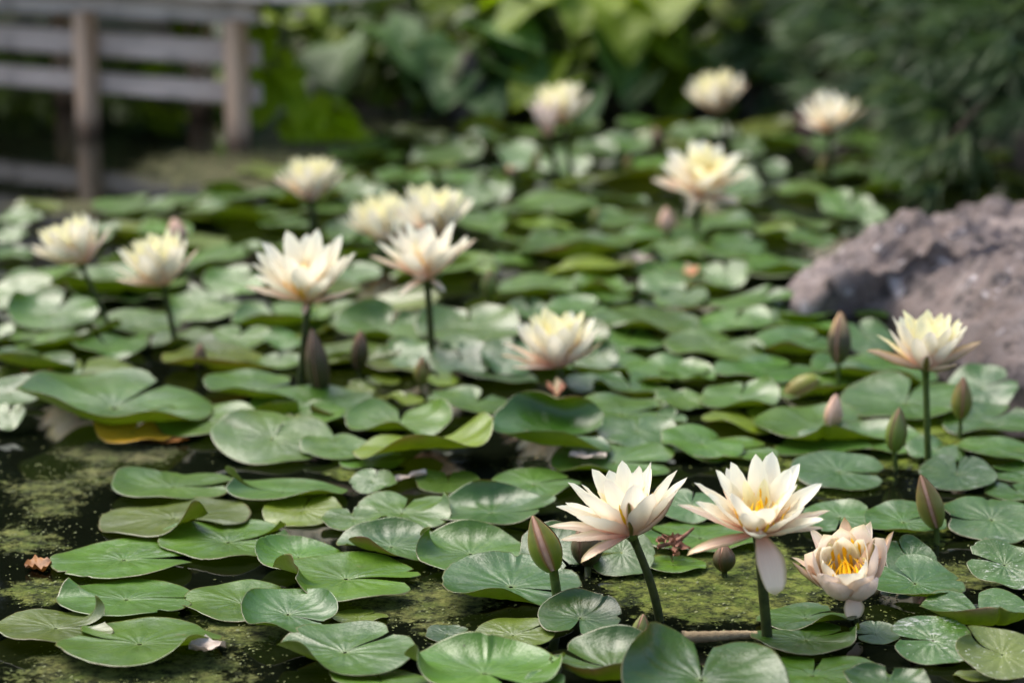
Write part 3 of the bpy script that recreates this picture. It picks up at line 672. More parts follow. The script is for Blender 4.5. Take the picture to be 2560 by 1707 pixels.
def stamen_mesh(spread, seed):
    key = (spread, seed)
    if key in _sm: return _sm[key]
    q = random.Random(seed)
    bm_ = bmesh.new()
    rings = [(.035, 9, 82, .34), (.07, 15, 70 - spread * .2, .36), (.105, 20, 56 - spread * .5, .38)]
    prev = [bm_.verts.new((0, 0, .02))]
    for rr, n, el, ln in rings:
        cur = [bm_.verts.new((rr * math.cos(2 * math.pi * k / n), rr * math.sin(2 * math.pi * k / n), .02)) for k in range(n)]
        if len(prev) == 1:
            for k in range(n): bm_.faces.new((prev[0], cur[k], cur[(k + 1) % n]))
        else:
            m_ = len(prev); j = 0
            for k in range(n):
                j2 = (k + 1) * m_ // n
                bm_.faces.new((prev[j % m_], cur[k], cur[(k + 1) % n]))
                while j < j2:
                    bm_.faces.new((prev[j % m_], cur[(k + 1) % n], prev[(j + 1) % m_])); j += 1
        for k in range(n):
            a, b = cur[k], cur[(k + 1) % n]
            az = 2 * math.pi * (k + .5) / n; e = R(el + q.uniform(-9, 9)); l_ = ln * q.uniform(.8, 1.1)
            d = Vector((math.cos(az) * math.cos(e), math.sin(az) * math.cos(e), math.sin(e)))
            last = (a, b)
            for f, tw, cu in ((.5, 1.0, 0), (.85, .8, -.03), (1.0, .15, -.07)):
                mid = (a.co + b.co) / 2 + d * l_ * f + Vector((math.cos(az), math.sin(az), 0)) * cu
                sd_ = (b.co - a.co) * .5 * tw
                v1, v2 = bm_.verts.new(mid - sd_), bm_.verts.new(mid + sd_)
                bm_.faces.new((last[0], v1, v2, last[1])); last = (v1, v2)
        prev = cur
    me = bpy.data.meshes.new("stamens"); bm_.to_mesh(me); bm_.free(); me.materials.append(M_STAMEN)
    me.polygons.foreach_set("use_smooth", np.ones(len(me.polygons), dtype=bool))
    _sm[key] = me
    return me
#        n, elevation, length, width, bend, cup, material
WH = {
 "open": [(5, 30, 1.0, .38, 18, .3, "m"), (6, 44, 1.02, .40, 18, .28, "m"), (6, 58, 1.0, .38, 12, .28, "m"), (6, 60, .68, .32, 8, .3, "i"), (5, 60, .42, .22, 4, .4, "i")],
 "wide": [(6, 14, .92, .42, 16, .3, "o"), (7, 32, 1.0, .42, 16, .3, "m"), (7, 48, 1.0, .42, 14, .3, "m"), (7, 60, .9, .38, 8, .3, "i"), (5, 70, .6, .28, 6, .4, "i")],
 "half": [(6, 30, 1.0, .38, 34, .3, "m"), (8, 42, 1.02, .38, 28, .28, "m"), (9, 54, 1.02, .36, 20, .28, "i"), (7, 66, .98, .38, 10, .3, "i"), (5, 76, .8, .32, 4, .4, "i")],
 "cup": [(5, 24, 1.02, .58, 76, .36, "o"), (6, 34, 1.02, .58, 66, .36, "o"), (6, 44, .98, .54, 52, .34, "m"), (6, 50, .78, .44, 34, .34, "i")],
 "shut": [(4, 58, 1.0, .5, 36, .9, "o"), (5, 68, .98, .45, 26, .8, "o"), (5, 78, .95, .36, 14, .6, "m")],
}
MATS = {"i": M_PET_IN, "m": M_PET_MID, "o": M_PET_OUT, "s": M_SEPAL}
def flower(label, foot, base, L, lean, preset, extra=(), az0=0.0, dy=0.0, stem_w=11.0, seed=1, stem=M_STEM, bow=0.0):
    """foot, base in display px; L petal length in display px; lean (to the boulder side, to the camera) in degrees"""
    q = random.Random(seed)
    fp = at(*DD(*foot)); bp = atY(*DD(*base), fp.y + dy)
    k = ppm(bp) / K; Lm = L / k * (1.0 if L > 150 else 1.10)
    root = empty("water_lily", fp); tag(root, label, "water lily", "water lilies in flower")
    b = bp - fp
    n = 9; pts, rads = [], []
    side = Vector((1, 0, 0)) * bow
    for i in range(n):
        tt = i / (n - 1)
        p = Vector((b.x * tt, b.y * tt, -.015 + (b.z + .015) * tt)) + side * math.sin(math.pi * tt)
        pts.append(p); rads.append(stem_w / k / 2 * (1.08 - .16 * tt) * (1.25 if i == n - 1 else 1))
    v, f = tube(pts, rads, 12)
    link("stem", mesh("stem", v, f, stem), root)
    A = Matrix.Rotation(R(lean[0]), 4, 'Y') @ Matrix.Rotation(R(lean[1]), 4, 'X')
    T = Matrix.Translation(b)
    # receptacle: the little green knob the petals grow from
    prof = [(0.0, -.10), (.05, -.085), (.085, -.03), (.10, .03), (.07, .07), (0.0, .08)]
    V = [(r_ * Lm * math.cos(a), r_ * Lm * math.sin(a), z_ * Lm) for r_, z_ in prof for a in [2 * math.pi * j / 12 for j in range(12)]]
    link("receptacle", mesh("receptacle", V, grid_faces(len(prof), 12, 0, True), M_STEM_G), root, T @ A)
    def put(az, el, ln, W, bend, cup, mat, world_=False, roll=0, r0=.05, z0=0.0, notch=0.0):
        me = petal_mesh(MATS[mat], W, bend, cup, q.randrange(3), notch)
        Mx = Matrix.Rotation(R(az), 4, 'Z') @ Matrix.Translation((r0 * Lm, 0, z0 * Lm)) @ Matrix.Rotation(R(-el), 4, 'Y') @ Matrix.Rotation(R(roll), 4, 'X') @ Matrix.Scale(ln * Lm, 4)
        link("sepal" if mat == "s" else "petal", me, root, T @ (Mx if world_ else A @ Mx))
    for wi, (n_, el, ln, W, bend, cup, mat) in enumerate(WH[preset]):
        off = az0 + wi * 360 / n_ * .5 + q.uniform(-6, 6)
        for j in range(n_):
            put(off + 360 * j / n_ + q.uniform(-7, 7), el + q.uniform(-5, 5), ln * q.uniform(.93, 1.05), W * q.uniform(.92, 1.06), bend + q.choice((-4, 0, 4)), cup, mat,
                roll=q.uniform(-9, 9), r0=.085 - .012 * wi, z0=.0 + .012 * wi)
    for e in extra:
        put(e[0], e[1], e[2], e[3], e[4], e[5], e[6], True, e[7] if len(e) > 7 else 0, .06, -.02, e[8] if len(e) > 8 else 0)
    if preset != "shut":
        o = link("stamens", stamen_mesh(20 if preset != "cup" else -25, seed % 3), root, T @ A @ Matrix.Translation((0, 0, .06 * Lm)) @ Matrix.Scale(Lm * (1.4 if preset != 'cup' else 1.85), 4))
        o["kind"] = "stuff"
    return root
S4 = lambda e, bend=20, ln=.95, a0=30: [(a0 + 90 * i, e, ln, .3, bend, .5, "s") for i in range(4)]
flower("cream water lily leaning towards the bridge over a fat bud, one olive sepal curled up", (1522, 1424), (1451, 1228), 172, (-13, -4), "open",
       [(177, 5, 1.06, .24, 5, .5, "o"), (201, 0, .98, .26, 10, .5, "o"), (224, -12, .92, .26, 6, .35, "s"), (2, 22, .86, .24, 62, .5, "s"), (262, 36, .80, .26, 34, .7, "s"),
        (150, 14, 1.0, .26, 6, .5, "o"), (330, 42, .95, .28, 16, .5, "m"), (20, 52, .98, .24, 10, .5, "m"), (185, 20, 1.06, .25, 8, .5, "m"), (80, 30, .9, .3, 20, .5, "s")], 12, 0, 20, 3, bow=.004)
flower("tall cream water lily with yellow heart and one broad petal hanging straight down", (1769, 1488), (1741, 1226), 174, (0, 19), "open",
       [(180, 19, 1.1, .27, 8, .45, "o"), (209, -4, 1.06, .30, -4, .35, "s"), (290, -35, .84, .50, -38, .22, "s"), (2, 17, .95, .25, 8, .5, "o"), (346, 8, .82, .25, 8, .5, "o"),
        (262, -4, .46, .5, 70, .5, "o"), (175, 38, 1.06, .26, 8, .5, "m"), (5, 40, 1.02, .26, 6, .5, "m"), (120, 24, .9, .3, 14, .5, "s"), (60, 20, .9, .3, 14, .5, "s")], 40, 0, 24, 5)
flower("half-open peach water lily cup showing its orange heart low over the pads", (1974, 1437), (1951, 1360), 158, (-12, 30), "cup",
       [(188, 10, 1.0, .27, 52, .6, "s"), (178, 26, .96, .24, 14, .5, "o"), (212, 14, .8, .26, 40, .6, "o"), (8, 40, 1.12, .24, 40, .6, "s"), (318, 48, 1.0, .26, 44, .8, "s"),
        (286, -58, .36, .95, -40, .15, "s", 0, .12), (95, 52, 1.12, .34, 34, .6, "s"), (140, 40, 1.08, .34, 30, .6, "o"), (50, 48, 1.1, .34, 34, .6, "o")], 20, 0, 18, 8)
flower("yellow cream water lily standing upright in dark green sepals before the boulder", (2134, 1070), (2126, 848), 122, (2, -2), "half",
       [(185, 8, 1.06, .38, 26, .5, "s"), (262, 12, .75, .34, 40, .5, "s"), (2, 14, 1.04, .38, 34, .5, "s"), (90, 20, .9, .34, 22, .55, "s"), (300, 2, .8, .34, 36, .5, "s"), (172, 36, 1.0, .2, 4, .4, "i"), (12, 52, 1.0, .2, 4, .4, "i")], 8, 0, 16, 11, M_STEM_G)
flower("low cream water lily with narrow petals spread just above the middle pads", (1303, 905), (1284, 843), 122, (-5, -2), "half",
       [(176, 24, 1.02, .18, 2, .4, "o"), (186, 12, 1.0, .17, 4, .4, "s"), (200, 2, .8, .22, 4, .4, "o"), (4, 24, .82, .2, 20, .5, "s"), (350, 46, 1.0, .2, 4, .5, "m"), (90, 20, .9, .3, 10, .5, "s")], 30, 0, 17, 13)
flower("cream water lily with two lower petals spread like wings above a broad dark bud", (684, 902), (708, 692), 142, (-3, 10), "open",
       [(183, 8, .92, .24, 16, .5, "o"), (2, 8, .68, .24, 22, .5, "o"), (350, 60, 1.1, .22, 8, .5, "m"), (170, 34, .98, .22, 6, .5, "m"), (262, -30, .3, .4, 10, .4, "s"), (90, 20, .9, .3, 10, .5, "s"), (75, 62, 1.08, .26, 4, .5, "m")], 5, 0, 17, 17)
flower("cream water lily on a dark upright stem in front of the paired pale lilies", (996, 840), (981, 640), 122, (-2, -3), "open",
       [(180, 22, 1.02, .22, 8, .5, "o"), (6, 40, 1.06, .2, 4, .5, "o"), (225, -14, .62, .3, -8, .4, "o"), (305, -12, .5, .3, -8, .4, "o"), (250, 8, .6, .3, 20, .5, "o"), (90, 20, .9, .3, 10, .5, "s")], 22, 0, 17, 19)
flower("cream water lily with a peach bud rising right behind it", (410, 800), (376, 656), 112, (-14, 0), "half",
       [(182, 6, .85, .24, 8, .5, "o"), (4, 42, .95, .22, 14, .5, "o"), (250, 30, .7, .3, 30, .6, "o"), (90, 25, .9, .3, 14, .5, "s")], 16, 0, 14, 23)
flower("pinkish cream water lily tipped over on a long slanting stem near the bridge", (268, 764), (186, 606), 104, (-24, -2), "half",
       [(190, 16, .95, .26, 18, .5, "o"), (2, 44, .95, .24, 20, .6, "o"), (255, 26, .8, .3, 30, .6, "o")], 9, 0, 12, 29)
flower("flat-topped yellow cream water lily nearest the bridge posts", (722, 535), (714, 458), 92, (0, -2), "half",
       [(178, 26, .98, .28, 14, .5, "o"), (2, 30, .9, .28, 18, .5, "o"), (230, 20, .6, .3, 20, .5, "o"), (290, 14, .5, .4, 20, .5, "o")], 14, 0, 20, 31)
flower("pinkish white water lily forming the bridge-side half of a close pair", (872, 592), (888, 556), 104, (-6, 0), "half",
       [(185, 26, .9, .26, 14, .5, "o"), (2, 30, .9, .26, 14, .5, "o"), (260, 16, .7, .3, 20, .5, "o")], 4, 0, 16, 37)
flower("white water lily forming the boulder-side half of a close pair", (1010, 690), (996, 540), 108, (2, 0), "half",
       [(178, 30, .9, .24, 10, .5, "o"), (4, 46, 1.0, .2, 6, .5, "o"), (265, 22, .8, .26, 30, .5, "s")], 26, 0, 15, 41, M_STEM_G)
flower("peach cream water lily high at the back, above a closed one", (1318, 408), (1292, 282), 86, (-10, -2), "half",
       [(182, 20, .8, .28, 18, .5, "o"), (4, 36, .9, .26, 18, .5, "o")], 6, 0, 13, 43)
flower("closed pale pink water lily hugging a far open bloom", (1285, 420), (1262, 312), 74, (-14, 4), "shut", (), 10, 0, 14, 47)
flower("cream water lily tilted against dark plants on the far edge", (1668, 330), (1656, 256), 88, (-14, 0), "half",
       [(184, 24, .95, .28, 18, .5, "o"), (4, 44, .9, .26, 18, .5, "o"), (255, 24, .8, .3, 30, .6, "o")], 18, 0, 12, 53)
flower("ragged peach and yellow water lily beneath the pine branches", (1908, 408), (1906, 302), 84, (-6, 10), "open",
       [(8, 30, 1.05, .2, 10, .5, "o"), (20, 44, 1.1, .18, 10, .5, "i"), (182, 24, .7, .28, 14, .5, "o"), (262, 40, .7, .4, 40, .7, "o")], 2, 0, 13, 59)
flower("broad peach water lily facing the viewer with a yellow heart, far from the boulder", (1592, 542), (1612, 446), 112, (2, 24), "wide",
       [(238, -28, .62, .3, -10, .4, "o"), (182, 22, .8, .28, 14, .5, "o"), (2, 24, .85, .28, 14, .5, "o"), (300, -8, .5, .3, 0, .4, "o")], 11, 0, 15, 61)

# ------------------------------------------------------------------ buds
def bud_sepal_material(name, c_base, c_mid, c_tip, c_edge):
    t = NT(name); uv = t.n("UVMap").outputs[0]; sep = t.n("SeparateXYZ"); t.l(uv, sep.inputs[0])
    u, v = sep.outputs[0], sep.outputs[1]
    wob = t.math('ADD', v, t.math('MULTIPLY', t.math('SUBTRACT', t.noise(5, 4, .6, uv), .5), .3))
    c = t.mix(t.ramp(wob, .0, .45), c_base, c_mid); c = t.mix(t.ramp(wob, .5, .95), c, c_tip)
    c = t.mix(t.math('MULTIPLY', t.ramp(t.math('ABSOLUTE', t.math('SUBTRACT', u, .5)), .30, .49), .85), c, c_edge)
    st = t.ramp(t.math('ABSOLUTE', t.math('SINE', t.math('MULTIPLY', u, 24.0))), .3, 0)
    c = t.mix(t.math('MULTIPLY', st, .25), c, t.mix(1.0, c, (.5, .5, .4), 'MULTIPLY'))
    t.l(c, t.b.inputs["Base Color"]); t.b.inputs["Roughness"].default_value = .45; t.b.inputs["Specular IOR Level"].default_value = .25
    t.l(t.bump(t.noise(120, 3, .6, t.obj()), .0006, .6), t.b.inputs["Normal"])
    return t.m
BS = {
 "red": bud_sepal_material("bud_sepal_red", (.13, .19, .012), (.15, .18, .018), (.12, .11, .035), (.30, .13, .05)),
 "brown": bud_sepal_material("bud_sepal_brown", (.15, .18, .02), (.17, .155, .03), (.14, .085, .04), (.20, .11, .035)),
 "green": bud_sepal_material("bud_sepal_green", (.12, .18, .015), (.14, .18, .03), (.17, .16, .06), (.17, .14, .03)),
 "dark": bud_sepal_material("bud_sepal_dark", (.028, .032, .006), (.05, .042, .012), (.22, .13, .08), (.09, .05, .02)),
 "pink": bud_sepal_material("bud_sepal_pink", (.16, .14, .03), (.50, .30, .20), (.74, .50, .36), (.7, .45, .35)),
 "tip": bud_sepal_material("bud_sepal_orange_tip", (.07, .085, .012), (.075, .065, .035), (.70, .45, .22), (.10, .06, .03)),
}
M_BUDP = simple_mat("bud_petal", (.52, .24, .15), (.66, .42, .28), 60, .5, 0, .3, .1)
def bud_prof(t): return (math.sin(math.pi * min(1, (t * .93 + .07)) ** .86)) ** .82 * (1 - .18 * t)
def bud(label, tip, base, foot, w, kind, split=38, stem_w=9.0, lean=0.0, seed=1, ns=4, az0=20, dy=0.0):
    """tip, base, foot in display px; w full width in display px; lean: metres that the tip leans to the camera"""
    q = random.Random(seed)
    fp = at(*DD(*foot)); bp = atY(*DD(*base), fp.y + dy); tp = atY(*DD(*tip), fp.y + dy - lean)
    k = ppm(bp) / K; rad = w / k / 2
    root = empty("lily_bud", fp); tag(root, label, "lily bud", "water lily buds")
    b = bp - fp
    pts = [Vector((b.x * t_, b.y * t_, -.012 + (b.z + .012) * t_)) for t_ in (0, .2, .4, .6, .8, 1)]
    if (pts[-1] - pts[0]).length > .008:
        v, f = tube(pts, [stem_w / k / 2 * (1.05 - .1 * i / 5) for i in range(6)], 10)
        link("stem", mesh("stem", v, f, M_STEM_G if kind != "dark" else M_STEM), root)
    ax = tp - bp; Lb = ax.length
    rot = ax.to_track_quat('Z', 'Y').to_matrix().to_4x4() @ Matrix.Rotation(R(az0 + q.uniform(-10, 10)), 4, 'Z')
    Mx = Matrix.Translation(b) @ rot
    n, m = 18, 24; V, uv = [], []
    for i in range(n):
        t_ = i / (n - 1); r_ = rad * .93 * bud_prof(t_) + .0003
        for j in range(m):
            a = 2 * math.pi * j / m
            V.append((r_ * math.cos(a), r_ * math.sin(a), Lb * .975 * t_)); uv.append((j / m, t_))
    link("bud_petals", mesh("bud_petals", V, grid_faces(n, m, 0, True) + [tuple(range(m - 1, -1, -1))], M_BUDP, uv), root, Mx)
    for s_ in range(ns):
        c0 = 360 / ns * s_; V, uv = [], []; m2 = 9
        ln = q.uniform(.97, 1.0)
        for i in range(n):
            t_ = i / (n - 1); r_ = rad * bud_prof(t_ * ln) * (1.0 + .05 * q.random() * t_) + .0006
            half = split * (1 - .55 * max(0, (t_ - .55) / .45) ** 2)
            for j in range(m2):
                u = -1 + 2 * j / (m2 - 1); a = R(c0 + half * u)
                rr = r_ * (1.035 - .03 * u * u)
                V.append((rr * math.cos(a), rr * math.sin(a), Lb * t_ * ln - .0005)); uv.append((j / (m2 - 1), t_))
        link("sepal", mesh("sepal", V, grid_faces(n, m2), BS[kind], uv), root, Mx)
bud("fat green bud streaked with red, standing beside the leaning cream lily", (1222, 1181), (1271, 1307), (1288, 1400), 77, "red", 34, 23, -.004, 1, 4, 62)
bud("green bud with a dark brown tip on a short stem among stained pads", (2114, 1088), (2151, 1208), (2153, 1246), 62, "brown", 38, 14, 0, 2, 4, 30)
bud("slim green bud next to the straight stem of the green-sepalled lily", (2067, 933), (2054, 1034), (2060, 1078), 49, "green", 42, 11, 0, 3, 4, 10)
bud("olive bud with a pale tip standing near the boulder's foot", (2213, 864), (2207, 958), (2204, 1008), 48, "brown", 41, 10, 0, 4, 4, 45)
bud("tall bud on a thin stem with a bright orange-cream tip", (1931, 714), (1926, 832), (1925, 896), 55, "tip", 38, 10, 0, 5, 4, 20)
bud("stout brown bud lying over at a slant on the pads", (1788, 926), (1878, 872), (1888, 905), 60, "brown", 44, 12, .0, 6, 4, 45)
bud("bare slender pink-white petal bud without a green sheath", (1921, 903), (1910, 985), (1909, 988), 42, "pink", 44, 8, 0, 7, 4, 20)
bud("broad dark bud with a pinkish tip beneath the wing-petalled lily", (716, 752), (738, 902), (738, 908), 56, "dark", 43, 12, 0, 8, 4, 40)
bud("slim dark bud with a rusty tip on a short black stem", (829, 756), (824, 846), (829, 874), 42, "dark", 42, 9, 0, 9, 4, 20)
bud("thin dark bud alone in a dark gap under the peach-backed lily", (461, 786), (458, 850), (458, 868), 32, "dark", 43, 8, 0, 10, 4, 20)
bud("pale green bud beside black water behind the middle pads", (1127, 617), (1122, 682), (1121, 694), 40, "green", 43, 8, 0, 11, 4, 20)
bud("small olive bud at the foot of the dark upright stem", (970, 818), (967, 880), (967, 892), 34, "brown", 43, 8, 0, 12, 4, 20)
bud("dark olive bud half hidden under the leaning cream lily's petals", (1345, 1196), (1350, 1294), (1350, 1330), 74, "dark", 43, 16, 0, 13, 4, 20, .02)
bud("small closed olive bud squeezed between cupped front pads", (1478, 1408), (1468, 1482), (1466, 1510), 46, "green", 42, 14, 0, 14, 4, 20)
bud("far pinkish bud below the broad peach lily", (1530, 474), (1533, 536), (1533, 552), 40, "pink", 42, 9, 0, 15, 4, 20)
bud("short olive bud stub behind the lily with a hanging petal", (1662, 1246), (1664, 1308), (1664, 1325), 52, "dark", 44, 14, 0, 16, 4, 20)
bud("peach bud poking up behind a cream lily", (398, 500), (412, 560), (432, 640), 48, "pink", 42, 9, 0, 17, 4, 20)
bud("tiny far rusty bud beneath the closed pink lily", (1166, 378), (1186, 414), (1190, 430), 26, "tip", 42, 8, 0, 18, 4, 20)
bud("thin brown bud leaning over far pads", (1238, 342), (1224, 392), (1222, 410), 20, "brown", 42, 7, 0, 19, 4, 20)
bud("dark far bud in a gap behind the broad peach lily", (1508, 292), (1514, 346), (1514, 360), 34, "dark", 42, 9, 0, 20, 4, 20)
bud("narrow red-brown bud on far pads in front of a dark bud", (1446, 356), (1440, 392), (1438, 402), 20, "brown", 42, 7, 0, 21, 4, 20)
bud("rusty bud under the ragged lily near the pine", (1896, 350), (1888, 402), (1887, 415), 24, "brown", 42, 7, 0, 22, 4, 20)
bud("small olive far bud amid pads before the close dark water", (1372, 478), (1364, 516), (1363, 524), 24, "green", 42, 7, 0, 23, 4, 20)

bud("tiny lone pink bud glinting in front of the pine needles", (2143, 260), (2143, 284), (2145, 335), 20, "pink", 42, 6, 0, 24, 4, 20)
# ------------------------------------------------------------------ fallen bits
M_DRY = simple_mat("dry_leaf", (.16, .06, .035), (.34, .18, .12), 80, .8, .001, .2, .1)
M_TAN = simple_mat("dead_stalk", (.22, .15, .075), (.36, .27, .15), 60, .7, .002, .3)
M_ORANGE = simple_mat("orange_leaf", (.20, .05, .008), (.42, .16, .02), 60, .6, .001, .3, .1)
M_RUST = simple_mat("rotting_leaf", (.10, .035, .008), (.30, .12, .02), 60, .5, .001, .3, .1)
M_PALE = simple_mat("pale_scrap", (.28, .22, .17), (.50, .43, .36), 90, .8, .001, .2, .1)
def scrap(L, W, seed, curl=.6, n=11, m=7, ragged=.25):
    q = random.Random(seed); V, uv = [], []
    for i in range(n):
        t_ = i / (n - 1)
        for j in range(m):
            u = -1 + 2 * j / (m - 1)
            w = W / 2 * (math.sin(math.pi * (.06 + .9 * t_))) ** .7 * (1 + (q.uniform(-ragged, ragged) if abs(u) == 1 else 0))
            V.append(((t_ - .5) * L * (1 + .03 * q.uniform(-1, 1)), u * w, W * curl * (.5 * u * u + .25 * math.sin(t_ * 7 + u * 2 + seed)) + W * .07 * q.uniform(-1, 1))); uv.append((t_, j / (m - 1)))
    zm = min(v_[2] for v_ in V)
    return [(a, b_, c_ - zm) for a, b_, c_ in V], grid_faces(n, m)
def put_scrap(name, label, cat, x, y, z, Lpx, Wpx, az, mat, seed, curl=.5, group=None):
    p = at(*DD(x, y), z); k = ppm(p) / K
    V, f = scrap(Lpx / k, Wpx / k, seed, curl)
    o = link(name, mesh(name, V, f, mat), None, Matrix.Translation(p) @ Matrix.Rotation(R(az), 4, 'Z'))
    return tag(o, label, cat, group)
put_scrap("leaf_scrap", "ragged dried white scrap on the broad pad at the bridge-side corner", "dead leaf", 476, 1490, .014, 84, 60, 12, M_PALE, 3, .35)
put_scrap("leaf_scrap", "pale scrap lying on a silvery pad behind the leaning lily", "dead leaf", 1350, 1052, .016, 84, 40, -6, M_PALE, 5, .25)
put_scrap("dead_leaf", "small orange dead leaf on dark water by the two-lobed pad", "dead leaf", 88, 1308, .001, 60, 80, 20, M_RUST, 8, .25)
put_scrap("dead_leaf", "orange rotting leaf below the yellowed pad", "dead leaf", 372, 1016, .001, 120, 60, 8, M_RUST, 9, .12)
put_scrap("fallen_petal", "narrow dried white petal standing among pale pads", "petal", 945, 1098, .006, 90, 26, 40, M_PALE, 12, .5)
put_scrap("fallen_petal", "curled peach petal dropped on pads beyond the boulder's snout", "petal", 1588, 632, .012, 50, 34, 60, M_PET_OUT, 14, .7)
put_scrap("fallen_petal", "pinkish shrivelled petal among far middle pads", "petal", 1464, 608, .010, 80, 40, 10, M_PALE, 15, .6)
put_scrap("fallen_petal", "peach petal fallen under the low narrow-petalled lily", "petal", 1275, 905, .014, 46, 40, 100, M_PET_OUT, 16, .8)
put_scrap("dead_leaf", "brown dry leaf strip in the muddy corner at the photo's lower edge", "dead leaf", 2150, 1488, .004, 120, 40, 10, M_DRY, 17, .4)
put_scrap("dead_leaf", "yellow-brown dry leaf by the dark-underside pad near the bridge side", "dead leaf", 85, 862, .004, 70, 40, 10, M_RUST, 18, .3)
# dry reddish sprig: a twig with withered bracts
sp0 = at(*DD(1550, 1264), .010); k = ppm(sp0) / K
root = empty("dry_sprig", sp0); tag(root, "dry reddish brown sprig lying between the two cream lilies", "dead twig")
v, f = tube([Vector((-40 / k, 0, .004)), Vector((0, .004, .007)), Vector((26 / k, .012, .012)), Vector((46 / k, .022, .016))], [.0022, .0024, .002, .0012], 8)
link("twig", mesh("twig", v, f, M_DRY), root)
for i in range(15):
    V, f = scrap(rnd.uniform(22, 40) / k, rnd.uniform(14, 24) / k, 30 + i, .7, 7, 5)
    link("bract", mesh("bract", V, f, M_DRY), root, Matrix.Translation((rnd.uniform(-40, 34) / k, rnd.uniform(-.022, .02), rnd.uniform(.0, .008))) @ Matrix.Rotation(rnd.uniform(0, 6), 4, 'Z') @ Matrix.Rotation(rnd.uniform(-.7, .7), 4, 'X'))
# dead stalk
s0 = at(*DD(1648, 1470), .006); k = ppm(s0) / K
pts = [Vector((x_ / k, x_ / k * .12 + .002 * math.sin(x_ / 40), .004 - x_ * .00001)) for x_ in range(-84, 93, 8)]
v, f = tube(pts, [(.0056 - .0001 * i) * (1 + .06 * math.sin(i * 2.1)) for i in range(len(pts))], 12)
tag(link("dead_stalk", mesh("dead_stalk", v, f, M_TAN), None, Matrix.Translation(s0)), "tan dead stalk lying on the algae between the two front stems", "dead stalk")

# ------------------------------------------------------------------ boulders
def rock_material(name, c1, c2, c3, dark):
    t = NT(name); v = t.obj()
    a = t.ramp(t.noise(7, 5, .62, v), .34, .66); b = t.ramp(t.noise(26, 5, .65, v), .35, .68)
    c = t.mix(a, c1, c2); c = t.mix(t.math('MULTIPLY', b, .5), c, c3)
    pits = t.ramp(t.noise(24, 7, .75, v), .47, .39); c = t.mix(t.math('MULTIPLY', pits, .85), c, dark)
    lich = t.ramp(t.noise(30, 4, .6, v), .62, .68); c = t.mix(t.math('MULTIPLY', lich, .7), c, (.55, .50, .50))
    z = t.n("SeparateXYZ"); t.l(t.pos(), z.inputs[0])
    wet = t.ramp(t.math('ADD', z.outputs[2], t.math('MULTIPLY', t.noise(12, 3, .5, v), .03)), .045, .012)
    c = t.mix(t.math('MULTIPLY', wet, .6), c, t.mix(1.0, c, (.42, .44, .52), 'MULTIPLY'))
    t.l(c, t.b.inputs["Base Color"]); t.b.inputs["Roughness"].default_value = .85; t.b.inputs["Specular IOR Level"].default_value = .3
    t.l(t.bump(t.math('ADD', t.noise(30, 6, .7, v), t.math('MULTIPLY', t.noise(140, 4, .7, v), .3)), .02, 1.0), t.b.inputs["Normal"])
    return t.m
def rock(label, poly, H, d0, mat, step=.009, lean=(0, 0), base=-.06, bumps=1.0, seed=0):
    xs_ = [p[0] for p in poly]; ys_ = [p[1] for p in poly]
    # smooth the outline
    P = list(poly)
    for _ in range(2):
        P = [q_ for i in range(len(P)) for q_ in (((P[i][0] * .75 + P[(i + 1) % len(P)][0] * .25), (P[i][1] * .75 + P[(i + 1) % len(P)][1] * .25)), ((P[i][0] * .25 + P[(i + 1) % len(P)][0] * .75), (P[i][1] * .25 + P[(i + 1) % len(P)][1] * .75)))]
    cx_, cy_ = sum(xs_) / len(xs_), sum(ys_) / len(ys_)
    # rings from the outline to the centre
    nth, nr_ = 300, 90
    Ls = [0]
    for i in range(len(P)): Ls.append(Ls[-1] + math.dist(P[i], P[(i + 1) % len(P)]))
    O = []
    for j in range(nth):
        s_ = Ls[-1] * j / nth
        i = max(a for a in range(len(P)) if Ls[a] <= s_)
        f_ = (s_ - Ls[i]) / (Ls[i + 1] - Ls[i]); p, q_ = P[i], P[(i + 1) % len(P)]
        O.append((p[0] + (q_[0] - p[0]) * f_, p[1] + (q_[1] - p[1]) * f_))
    V = []
    for i in range(nr_ + 3):
        if i < 3: fr, zb = 0.0 - (.02 * (i == 1)), base * (1 - i / 2.0)
        else: fr, zb = ((i - 2) / nr_) ** 1.15, None
        for j in range(nth):
            x_, y_ = O[j][0] + (cx_ - O[j][0]) * fr, O[j][1] + (cy_ - O[j][1]) * fr
            d = math.dist(O[j], (x_, y_))
            if zb is None:
                s_ = min(1, d / d0)
                zb_ = H * (1 - (1 - s_) ** 2.4) ** .62 * (1 + lean[0] * (x_ - cx_) + lean[1] * (y_ - cy_))
            else: zb_ = zb
            p = Vector((x_, y_, zb_))
            n1 = noise.fractal(p * 5 + Vector((seed, 0, 0)), 1.0, 2.0, 4); n2 = noise.turbulence(p * 17 + Vector((seed, 3, 0)), 4, True)
            am = bumps * (.25 + min(1, d / .12))
            V.append((x_ + .007 * n1 * bumps - cx_, y_ + .006 * noise.noise(p * 11) * bumps - cy_, zb_ + am * (.024 * n1 - .020 * (n2 - .5) + .010 * noise.noise(p * 38))))
    f = grid_faces(nr_ + 3, nth, 0, True)
    return tag(link("boulder", mesh("boulder", V, f, mat), None, Matrix.Translation((cx_, cy_, 0))), label, "boulder")
M_ROCK = rock_material("rock_pink", (.125, .10, .092), (.30, .25, .235), (.19, .13, .10), (.018, .015, .014))
M_ROCK2 = rock_material("rock_brown", (.12, .085, .08), (.22, .15, .13), (.2, .1, .08), (.03, .022, .02))
g = [at(*DD(x_, y_)) for x_, y_ in ((1788, 690), (1796, 716), (1850, 730), (1930, 728), (2020, 726), (2080, 742), (2130, 790), (2200, 840), (2290, 880), (2420, 900))]
